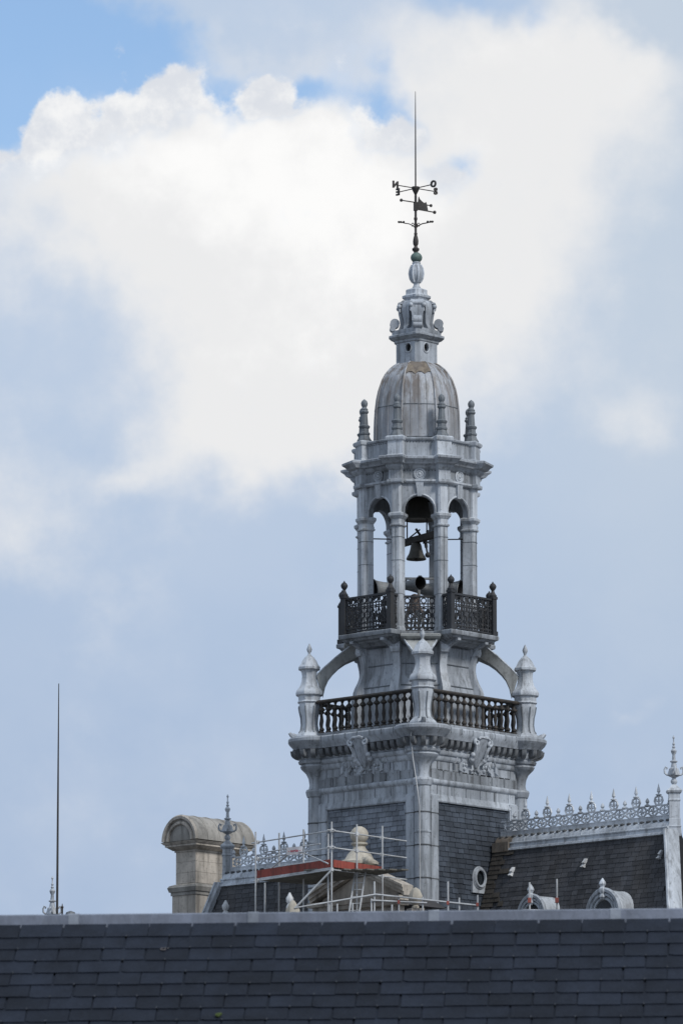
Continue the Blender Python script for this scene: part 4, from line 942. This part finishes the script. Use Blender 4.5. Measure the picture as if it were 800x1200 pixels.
# ================================================================== SCAFFOLDING
def free_y(x, y, Y): return at(x, y, Y)
B = hit(388.5, 1014, O + ey * (YD - 2.9), ey); YB = B.y; zB = B.z
YA = YB + 2.9; YC = YB + 1.75
def on(x, Y): p = at(x, 1000, Y); return Vector((p.x, Y, 0))
PA, PB, PC = on(302, YA), on(388.5, YB), on(447, YC); PD = on(372, YB + 4.2); PA2 = on(312, YA + 1.1)
SCF = thing('scaffold', 'steel tube scaffold with red toe boards round the stone gable', 'scaffold', (PB.x, PB.y, 0))
o0 = Vector((PB.x, PB.y, 0))
def zat(x, y, Y): return at(x, y, Y).z
def pole(P, ztop, zbot=0.0, r=.026):
    q = P - o0; MB().rod((0, 0, zbot), (0, 0, ztop), r, 8).build('scaffold_pole', MSTEEL, SCF, (q.x, q.y, 0))
def tubeo(a, b, name='guard_rail', r=.021): MB().rod(a - o0, b - o0, r, 6).build(name, MSTEEL, SCF)
def clamp(P, z):
    q = P - o0; MB().box(-.042, .042, -.042, .042, -.05, .05).build('clamp', MSTEEL, SCF, (q.x, q.y, z), .5)
pole(PA + Vector((-.06, -.05, 0)), zat(299, 975, YA)); pole(PB, zat(388.5, 963, YB)); pole(PC + Vector((.02, -.05, 0)), zat(447, 968, YC))
PM_ = on(418, (YB + YC) / 2 - .05); pole(PM_, zat(418, 966, PM_.y))
P2 = on(384.5, YB + .7); pole(P2, zat(384, 977, P2.y))
P3 = on(327, YA - .9 + 1.6); pole(P3, zat(327, 976, P3.y)); P4 = on(355.5, YB + 1.2 + 1.4); pole(P4, zat(355, 972, P4.y)); P5 = on(310.5, YA + 1.2); pole(P5, zB - .05)
V3 = lambda P, z: Vector((P.x, P.y, z))
PE = on(476, YC + .85)
for dz in (40, 20.5):
    z = zB + dz * .0247
    tubeo(V3(PA, z) + (PA - PB).normalized() * .3, V3(PB, z) + (PB - PA).normalized() * .15); tubeo(V3(PB, z) - (PC - PB).normalized() * .2, V3(PE, z))
    tubeo(V3(P5, z - .15), V3(P4, z - .15) + (P4 - P5).normalized() * .8)
    for P in (PA, PB, PM_, PC): clamp(P, z)
tubeo(V3(PB, zB - .12), V3(PE, zB - .12), 'ledger'); tubeo(V3(PA, zB - .12) + (PA - PB).normalized() * .2, V3(PB, zB - .12), 'ledger')
for P in (PA, PB, PM_, PC): clamp(P, zB - .12)
tubeo(V3(PB, zB - .14) + Vector((.0, -.05, 0)), V3(on(346, YB + .3), zat(346, 1064, YB + .3)), 'brace', .03)
tubeo(V3(PB, zB + .05) + Vector((-.1, 0, 0)), V3(on(357, YB + 1.3), zat(357, 1000, YB + 1.3)), 'brace', .022)
tubeo(V3(PA, zB - .0) + Vector((.1, 0, 0)), V3(on(338, YA - .9), zat(338, 1001, YA - .9)), 'brace', .022)
def board(A, B_, z0, z1, name, mat, th=.03):
    d = (B_ - A).normalized(); n = Vector((-d.y, d.x, 0)) * th
    q = MB(); q.ring_loft([[V3(A, z) - o0, V3(B_, z) - o0, V3(B_ + n, z) - o0, V3(A + n, z) - o0] for z in (z0, z1)]); q.build(name, mat, SCF)
off = Vector((0, .09, 0))
board(PA + off + (PA - PB).normalized() * .05, PB + off, zB - .04, zB + .19, 'toe_board', MRED)
board(PB + off + Vector((.06, 0, 0)), PC + off, zB - .04, zB + .17, 'toe_board', MRED)
board(PA + off * .5, PB + off * .5, zB - .09, zB - .045, 'board_edge', MSTEEL)
# deck planks
nrm = (PB - PA).normalized(); side = Vector((-nrm.y, nrm.x, 0))
for i in range(7):
    a = PA + off * 2 + side * (.27 * i + .03); b_ = PB + off * 2 + side * (.27 * i + .03) + nrm * (.0 + .18 * i)
    q = MB(); q.ring_loft([[V3(a, z) - o0, V3(b_, z) - o0, V3(b_ + side * .25, z) - o0, V3(a + side * .25, z) - o0] for z in (zB - .10, zB - .062)]); q.build('deck_plank', MPLAT, SCF)
n2 = (PC - PB).normalized(); s2 = Vector((-n2.y, n2.x, 0))
for i in range(4):
    a = PB + off * 2 + s2 * (.27 * i + .05) + n2 * (.1); b_ = PC + off * 2 + s2 * (.27 * i + .05)
    q = MB(); q.ring_loft([[V3(a, z) - o0, V3(b_, z) - o0, V3(b_ + s2 * .25, z) - o0, V3(a + s2 * .25, z) - o0] for z in (zB - .05, zB - .015)]); q.build('deck_plank', MPLAT, SCF)
# ladder
LA = on(408, YB + .55); LBt = on(416, YB + .95); RA_ = on(420, YB + .45); RBt = on(428, YB + .85)
ld = add('ladder', None, SCF)
z0l, z1l = zat(408, 1075, YB + .5), zB - .1
MB().rod(V3(LA, z0l) - o0, V3(LBt, z1l) - o0, .028, 6).build('ladder_stile', MSTEEL, ld); MB().rod(V3(RA_, z0l) - o0, V3(RBt, z1l) - o0, .028, 6).build('ladder_stile', MSTEEL, ld)
for i in range(7):
    t = i / 6.5; MB().rod(V3(LA.lerp(LBt, t), z0l + (z1l - z0l) * t) - o0, V3(RA_.lerp(RBt, t), z0l + (z1l - z0l) * t) - o0, .016, 5).build('ladder_rung', MSTEEL, ld)
# low rails just over the front roof
def low(x, yt, Y=None): Y = Y or YB - .4; P = on(x, Y); pole(P, zat(x, yt, Y), 0, .026); return P
for x, yt in ((386, 1058), (395, 1059), (413, 1058), (435, 1053), (438.5, 1033), (459, 1060), (467, 1052), (495, 1051), (524.5, 1033), (537.5, 1052), (559, 1049)): low(x, yt)
for (xa, ya, xb, yb) in ((345, 1064, 440, 1048), (440, 1048, 560, 1061), (436, 1055, 500, 1058)):
    tubeo(at(xa, ya, YB - .45), at(xb, yb, YB - .45), 'guard_rail', .024)
for x, y in ((524.5, 1058), (467, 1057), (559, 1060)):
    P = at(x, y, YB - .45) - o0; MB().box(-.035, .035, -.035, .035, -.05, .05).build('clamp', MCLAMP, SCF, P)
# sign hanging on the guard rail
SG = thing('sign', 'small white sign with red lettering tied to the scaffold guard rail', 'sign', tuple(at(345, 997, YA - 1.55)), -R(33))
MB().box(-.26, .26, -.008, .008, -.11, .11).build('sign_board', MSIGN, SG)
me = text_mesh('- sortie -', .115, .002, MSIGNR, .002)
o = add('sign_lettering', me, SG, (0, -.011, 0)); o.rotation_euler = (pi / 2, 0, 0)
# the two poles in front of the right wing
SC2 = thing('scaffold', 'two thin steel scaffold poles with red clamps before the smaller round dormer', 'scaffold', tuple(at(636, 1060, 169)[:2]) + (0,))
o2 = SC2.location.copy()
for x, yt in ((620, 1034), (652, 1030)):
    p = at(x, yt, 169); MB().rod((0, 0, 0), (0, 0, p.z), .028, 8).build('scaffold_pole', MSTEEL, SC2, (p.x - o2.x, 169 - o2.y, 0))
    p = at(x, 1055, 168.95); MB().box(-.05, .05, -.045, .045, -.07, .07).build('clamp', MCLAMP, SC2, (p.x - o2.x, 168.95 - o2.y, p.z))
MB().rod(at(612, 1066, 169.1) - o2, at(660, 1068, 169.1) - o2, .025, 6).build('guard_rail', MSTEEL, SC2)

# small stone finials peeping over the front roof
def bud(x, yt, hgt, r, Y, mat, label, name, prof):
    p = at(x, yt, Y); t = thing(name, label, 'finial', (p.x, Y, 0), .4)
    MB().lathe([(r * a, p.z - hgt * b_) for a, b_ in prof], 8).build('bud', mat, t)
    q = MB(); q.box(-r * .9, r * .9, -r * .9, r * .9, 0, p.z - hgt * 1.001); q.build('pedestal', MSTONE, t)
bud(486.5, 1040, .60, .215, YB - .1, MSTONE2, 'pale stone bud finial at the foot of the near tower corner', 'stone_finial', [(.1, 0), (.5, .08), (.72, .2), (1, .42), (.96, .58), (.62, .74), (.36, .84), (.5, .9), (.5, 1)])
bud(343, 1055, .36, .19, YB + .5, MSTONE2, 'beige stone cap low at the left foot of the scaffold brace', 'stone_finial', [(.12, 0), (.3, .05), (.7, .35), (1.1, .75), (1.15, 1)])
def white_stub(x, y, Y, label):
    p = at(x, y, Y); t = thing('roof_vent', label, 'vent', (p.x, Y, 0), WA, 'small white vents low on the left roof')
    zz = p.z
    q = MB(); q.lathe([(.10, zz - .55), (.10, zz - .40), (.06, zz - .32), (.10, zz - .26), (.11, zz - .16), (.06, zz - .08), (.02, zz)], 8); q.build('vent_cap', MWHITE, t)
    q = MB(); q.lathe([(.09, 0), (.09, zz - .551)], 8); q.build('vent_pipe', MZL, t)
white_stub(339.5, 1046, YB + 1.0, 'small white roof vent above the beige stone cap')
white_stub(264.5, 1055, D + 3.5, 'small white roof vent beside the sloping left roof hip')

# ================================================================== CHIMNEY
YCH = 186.0
k = YCH / D * .0252
pc = at(229.5, 1040, YCH)
CH = thing('stone_chimney', 'beige stone chimney stack with rounded barrel top left of the roofs', 'chimney', (pc.x, YCH, 0), WA)
# local: corner nearest the camera at the origin, end face along -x, long side along +y
def zc_(y): return at(229.5, y, YCH).z
bw, bl_, ov = 32 * k, 75 * k, 13.2 * k
def slab(m, o, z0, z1, o2=None):
    o2 = o if o2 is None else o2
    m.ring_loft([[(-bw - e, -e, z), (e, -e, z), (e, bl_ + e, z), (-bw - e, bl_ + e, z)] for e, z in ((o, z0), (o2, z1))])
q = MB(); slab(q, 0, zc_(1036), zc_(996)); q.build('shaft', MSTONE, CH)
q = MB(); slab(q, 4.5 * k, zc_(1048), zc_(1044)); slab(q, 6 * k, zc_(1044) + .002, zc_(1039), 7.5 * k); slab(q, 7.5 * k, zc_(1039) + .002, zc_(1036.5), 6 * k); slab(q, 6 * k, zc_(1036.5) + .002, zc_(1034.5), 1 * k); q.build('lower_moulding', MSTONE3, CH)
q = MB(); slab(q, 3.2 * k, 0, zc_(1048)); q.build('base', MSTONE, CH)
q = MB(); slab(q, 1.5 * k, zc_(997), zc_(995)); slab(q, 3 * k, zc_(995) + .002, zc_(991), 8.5 * k); slab(q, 9.5 * k, zc_(991) + .002, zc_(988.5)); slab(q, 10.5 * k, zc_(988.5) + .002, zc_(985.5), ov); q.build('cornice', MSTONE, CH)
ra = bw / 2 + ov; zs_ = zc_(984.5); cxm = -bw / 2
def half(rr, y): return [(cxm + rr * cos(pi * i / 20), y, zs_ + rr * 1.03 * sin(pi * i / 20)) for i in range(21)]
q = MB(); q.ring_loft([half(ra, -ov + .10), half(ra, bl_ + ov - .10)]); 
for t in (.2, .4, .6, .8): 
    y = -ov + (bl_ + 2 * ov) * t; q.tube(half(ra * 1.0, y), .02, 4)
q.build('barrel_top', MSTONE3, CH)
q = MB()
for rr, tr, yy in ((ra - .07, .08, -ov + .08), (ra - .25, .06, -ov + .08), (ra - .07, .08, bl_ + ov - .08)): MB().tube(half(rr, yy), tr, 6).build('arch_moulding', MSTONE, CH)
for r in range(4):
    for i in range(2):
        pass
# coursed stone joints as separate blocks on both visible sides
hh = (zc_(996) - zc_(1034)) / 3
sb1 = MB().box(-bw / 2 + .0, bw / 2 - .002, -.014, .02, .004, hh - .004).mesh('stone_block', MSTONE)
sb2 = MB().box(-.02, .014, -bl_ / 4 + .004, bl_ / 4 - .004, .004, hh - .004).mesh('stone_block', MSTONE)
for r in range(3):
    add('stone_block', sb1, CH, (-bw / 2, 0, zc_(1034) + r * hh))
    for i in range(2): add('stone_block', sb2, CH, (0, bl_ / 4 + i * bl_ / 2, zc_(1034) + r * hh))

# ================================================================== FAR LEFT PAVILION, FINIAL AND LIGHTNING ROD
YP = 178.0
pp = at(61, 1123, YP)
PV = thing('roof_pavilion', 'urn finial with scroll handles just showing over the front roof at far left', 'roof', (pp.x, YP, 0), WA)
zt_ = at(61, 1026.7, YP).z - 96.4 * S1
q = MB(); q.lathe([(4.5, zt_ - 5), (.25, zt_ - .3)], 4, 0); q.build('roof', MSLR, PV)
q = MB(); q.lathe([(4.2, 0), (4.2, zt_ - 5.002)], 4, 0); q.build('wall', MPLAST, PV)
roof_post(PV, (0, 0, zt_))
p0 = at(67.2, 1075, 177.0); p1 = at(69.2, 801, 177.0)
LR = thing('lightning_rod', 'tall thin tapering lightning rod rising alone at far left', 'lightning rod', (p0.x, 177.0, 0))
q = MB(); q.tube([(0, 0, 0), (0, 0, p0.z), ((p1.x - p0.x) * .5, 0, (p0.z + p1.z) / 2), (p1.x - p0.x, 0, p1.z)], [.05, .04, .03, .014], 8); q.build('rod', MVANE, LR)
p = at(73.3, 1059, 177.5); t = thing('roof_spike', 'short dark spike beside the far left lightning rod', 'spike', (p.x, 177.5, 0))
MB().lathe([(.03, 0), (.03, p.z - .15), (.05, p.z - .1), (.02, p.z - .06), (.01, p.z)], 6).build('spike', MVANE, t)
p = at(83, 1067.5, 177.5); t = thing('vent_cowl', 'small dark roof cowl just above the front roof at far left', 'vent', (p.x, 177.5, 0))
MB().lathe([(.08, 0), (.08, p.z - .3), (.16, p.z - .12), (.13, p.z - .04), (.03, p.z)], 8).build('cowl', MDARKZ, t)

# ================================================================== FOREGROUND SLATE ROOF
YF = 50.0
a0 = at(0, 1073.5, YF); sc = YF / D * .0252       # metres per photograph pixel here
pL = at(0, 1073, YF + .30); 
# second end of the ridge at the same height, nearer by the amount the perspective shows
tz = pL.z
def ridge_Y(x, y): d = ray(x, y); return (tz - CAMZ) / d.z * d.y
Yl, Yr = ridge_Y(0, 1073), ridge_Y(800, 1065)
AL = at(0, 1073, Yl); AR = at(800, 1065, Yr)
dv = (AR - AL); ang = atan2(dv.y, dv.x)
mid = (AL + AR) / 2
FH = thing('slate_roof_house', 'nearby dark slate roof with pale metal ridge flashing across the foreground', 'house', (mid.x, mid.y, 0), ang)
PIT = R(42); HWID = 9.0
fl = .135; zt = tz
def rp(u, w, l):
    """u along the roof, w metres down the slope from under the flashing, l lift"""
    return (u, -.10 - w * cos(PIT) - l * sin(PIT), zt - .05 - w * sin(PIT) + l * cos(PIT))
# flashing: lengths of folded zinc with cover joints
q = MB()
seg = 211 * sc; xs0 = (300 - 400) * sc
def fold(x0, x1, up=0.0):
    return [[(x, y, z) for y, z in ((.35, zt - .12 + up), (.30, zt + up), (-.055, zt + up), (-.085 - up, zt - .012 + up), (-.105 - up, zt - fl), (-.125 - up, zt - fl - .006), (-.10, zt - fl - .012), (-.06, zt - .05))] for x in (x0, x1)]
flash = MB().ring_loft(fold(-seg / 2 + .004, seg / 2 - .004)).mesh('ridge_flashing', MFLASH, 50)
cover = MB().ring_loft(fold(-.045, .045, .005)).mesh('cover_joint', MFLASHJ, 50)
for i in range(-16, 17):
    add('ridge_flashing', flash, FH, (xs0 + (i + .5) * seg, 0, 0)); 
    if abs(i) < 8: add('cover_joint', cover, FH, (xs0 + i * seg, 0, 0))
q = MB(); L_ = 16 * seg
q.ring_loft([[(x, -.06, zt - .085), (x, -.10 - 8 * cos(PIT), zt - .05 - 8 * sin(PIT) - .045), (x, 8, zt - .05 - 8 * sin(PIT) - .03), (x, .06, zt - .07)] for x in (-L_, L_)]); q.build('roof_deck', MUND, FH)
zw = zt - .08 - 8 * sin(PIT)
q = MB(); q.box(-L_ + .3, L_ - .3, -5.6, 7.6, 0, zw + .001 if zw > 0 else .5); q.build('wall', MPLAST, FH)
# slates one by one where the photograph shows them
sw_ = 50.4 * sc; el_ = math.atan2(tz - CAMZ, YF); rowp = 14.35 * sc
sr = .95 * rowp / (sin(PIT) * cos(el_) - cos(PIT) * sin(el_))
def slate_mesh(w, h, tilt=0.0, chip=False, top=None):
    m = MB(); hd = top or sr * .9; g_ = .0062; hl, hu = .013, .004
    A = [(-w / 2 + g_, h, hl), (w / 2 - g_, h + tilt, hl), (w / 2 - g_, -hd, -.003), (-w / 2 + g_, -hd, -.003)]
    if chip: A = [(-w / 2 + g_, h - .012, hl), (-w / 2 + .05, h, hl), (w / 2 - g_, h, hl), (w / 2 - g_, -hd, -.003), (-w / 2 + g_, -hd, -.003)]
    def P(u, ww, l): return (u, -ww * cos(PIT) - l * sin(PIT), -ww * sin(PIT) + l * cos(PIT))
    m.ring_loft([[P(u, ww, l - .006) for u, ww, l in A], [P(u, ww, l) for u, ww, l in A]])
    return m.mesh('slate', MFSL, 20)
var = [slate_mesh(sw_, sr), slate_mesh(sw_, sr + .003, .003), slate_mesh(sw_, sr - .004, -.002), slate_mesh(sw_, sr + .001, -.004), slate_mesh(sw_, sr, 0, True)]
NR = 12
var0 = [slate_mesh(sw_, sr, 0, False, .03), slate_mesh(sw_, sr + .003, .003, False, .03)]
w0 = .095
cnt = 0
stuff = MB()
def P_(u, ww, l): return rp(u, ww, l)
for r in range(26):
    w = w0 + r * sr
    for i in range(-30, 31):
        u = (i + (.5 if r % 2 else 0)) * sw_ + .05
        visible = abs(u) < 11.4 * sw_ and r < NR
        if visible:
            o = add('slate', random.choice(var if r else var0), FH, (u + random.uniform(-.006, .006), -.10 - w * cos(PIT), zt - .05 - w * sin(PIT))); cnt += 1
            o.location.z += random.uniform(0, .0015); o.rotation_euler = (random.uniform(-.006, .006), random.uniform(-.004, .004), random.uniform(-.003, .003))
            if random.random() < .05 and r: o.location.y -= .007 * cos(PIT); o.location.z -= .007 * sin(PIT)
        elif abs(u) < 28 * sw_:
            n0 = len(stuff.v); a, b_ = u - sw_ / 2 + .003, u + sw_ / 2 - .003
            stuff.v += [P_(a, w + sr, .012), P_(b_, w + sr, .012), P_(b_, w - .02, .004), P_(a, w - .02, .004), P_(a, w + sr, .0), P_(b_, w + sr, .0)]
            stuff.f += [(n0, n0 + 1, n0 + 2, n0 + 3), (n0, n0 + 4, n0 + 5, n0 + 1)]
o = stuff.build('slate_field', MFSL, FH, ang=10); o['kind'] = 'stuff'
# metal hooks holding the slates
hk = MB()
for r in range(NR):
    w = w0 + (r + 1) * sr
    for i in range(-13, 14):
        if random.random() < .3: continue
        u = (i + (.5 if r % 2 else 0)) * sw_ + .05 + random.uniform(-.012, .012)
        pts = [rp(u + du, w + dw_, l) for du, dw_, l in ((-.004, .006, .004), (.004, .006, .004), (.004, .006, .019), (-.004, .006, .019), (-.004, -.016, .016), (.004, -.016, .016))]
        n0 = len(hk.v); hk.v += pts; hk.f += [(n0, n0 + 1, n0 + 2, n0 + 3), (n0 + 3, n0 + 2, n0 + 5, n0 + 4)]
hk.build('slate_hooks', MHOOK, FH)['kind'] = 'stuff'
print('slates', cnt)
q = MB(); lx = (202 - 400) * sc; lw = w0 + 2.15 * sr
for i in range(9):
    a = i * .7; rr = .004 + .0022 * i; x, y, z = rp(lx + rr * 1.9 * cos(a), lw + rr * sin(a), .016); q.ball((x, y, z), .009, 6, 3, .5)
q.build('lichen_spot', material('lichen', (.20, .185, .185), (.12, .11, .11), .4, None, 0, .9), FH)['kind'] = 'stuff'
# little tuft of moss and a pale lichen spot
q = MB()
for i in range(14):
    a = random.uniform(0, 6.28); d = random.uniform(0, .035); q.ball((d * cos(a), d * sin(a) * .4, .0 + random.uniform(0, .02)), .012, 5, 3)
wr = 9 * sr; u_ = (277 - 400) * sc
x, y, z = rp(u_, w0 + 7.75 * sr, .02); tag(q.build('moss_tuft', MLEAF, None, tuple(FH.matrix_basis @ Vector((x, y, z)))), 'tiny green moss tuft growing on the front slate roof', 'moss')
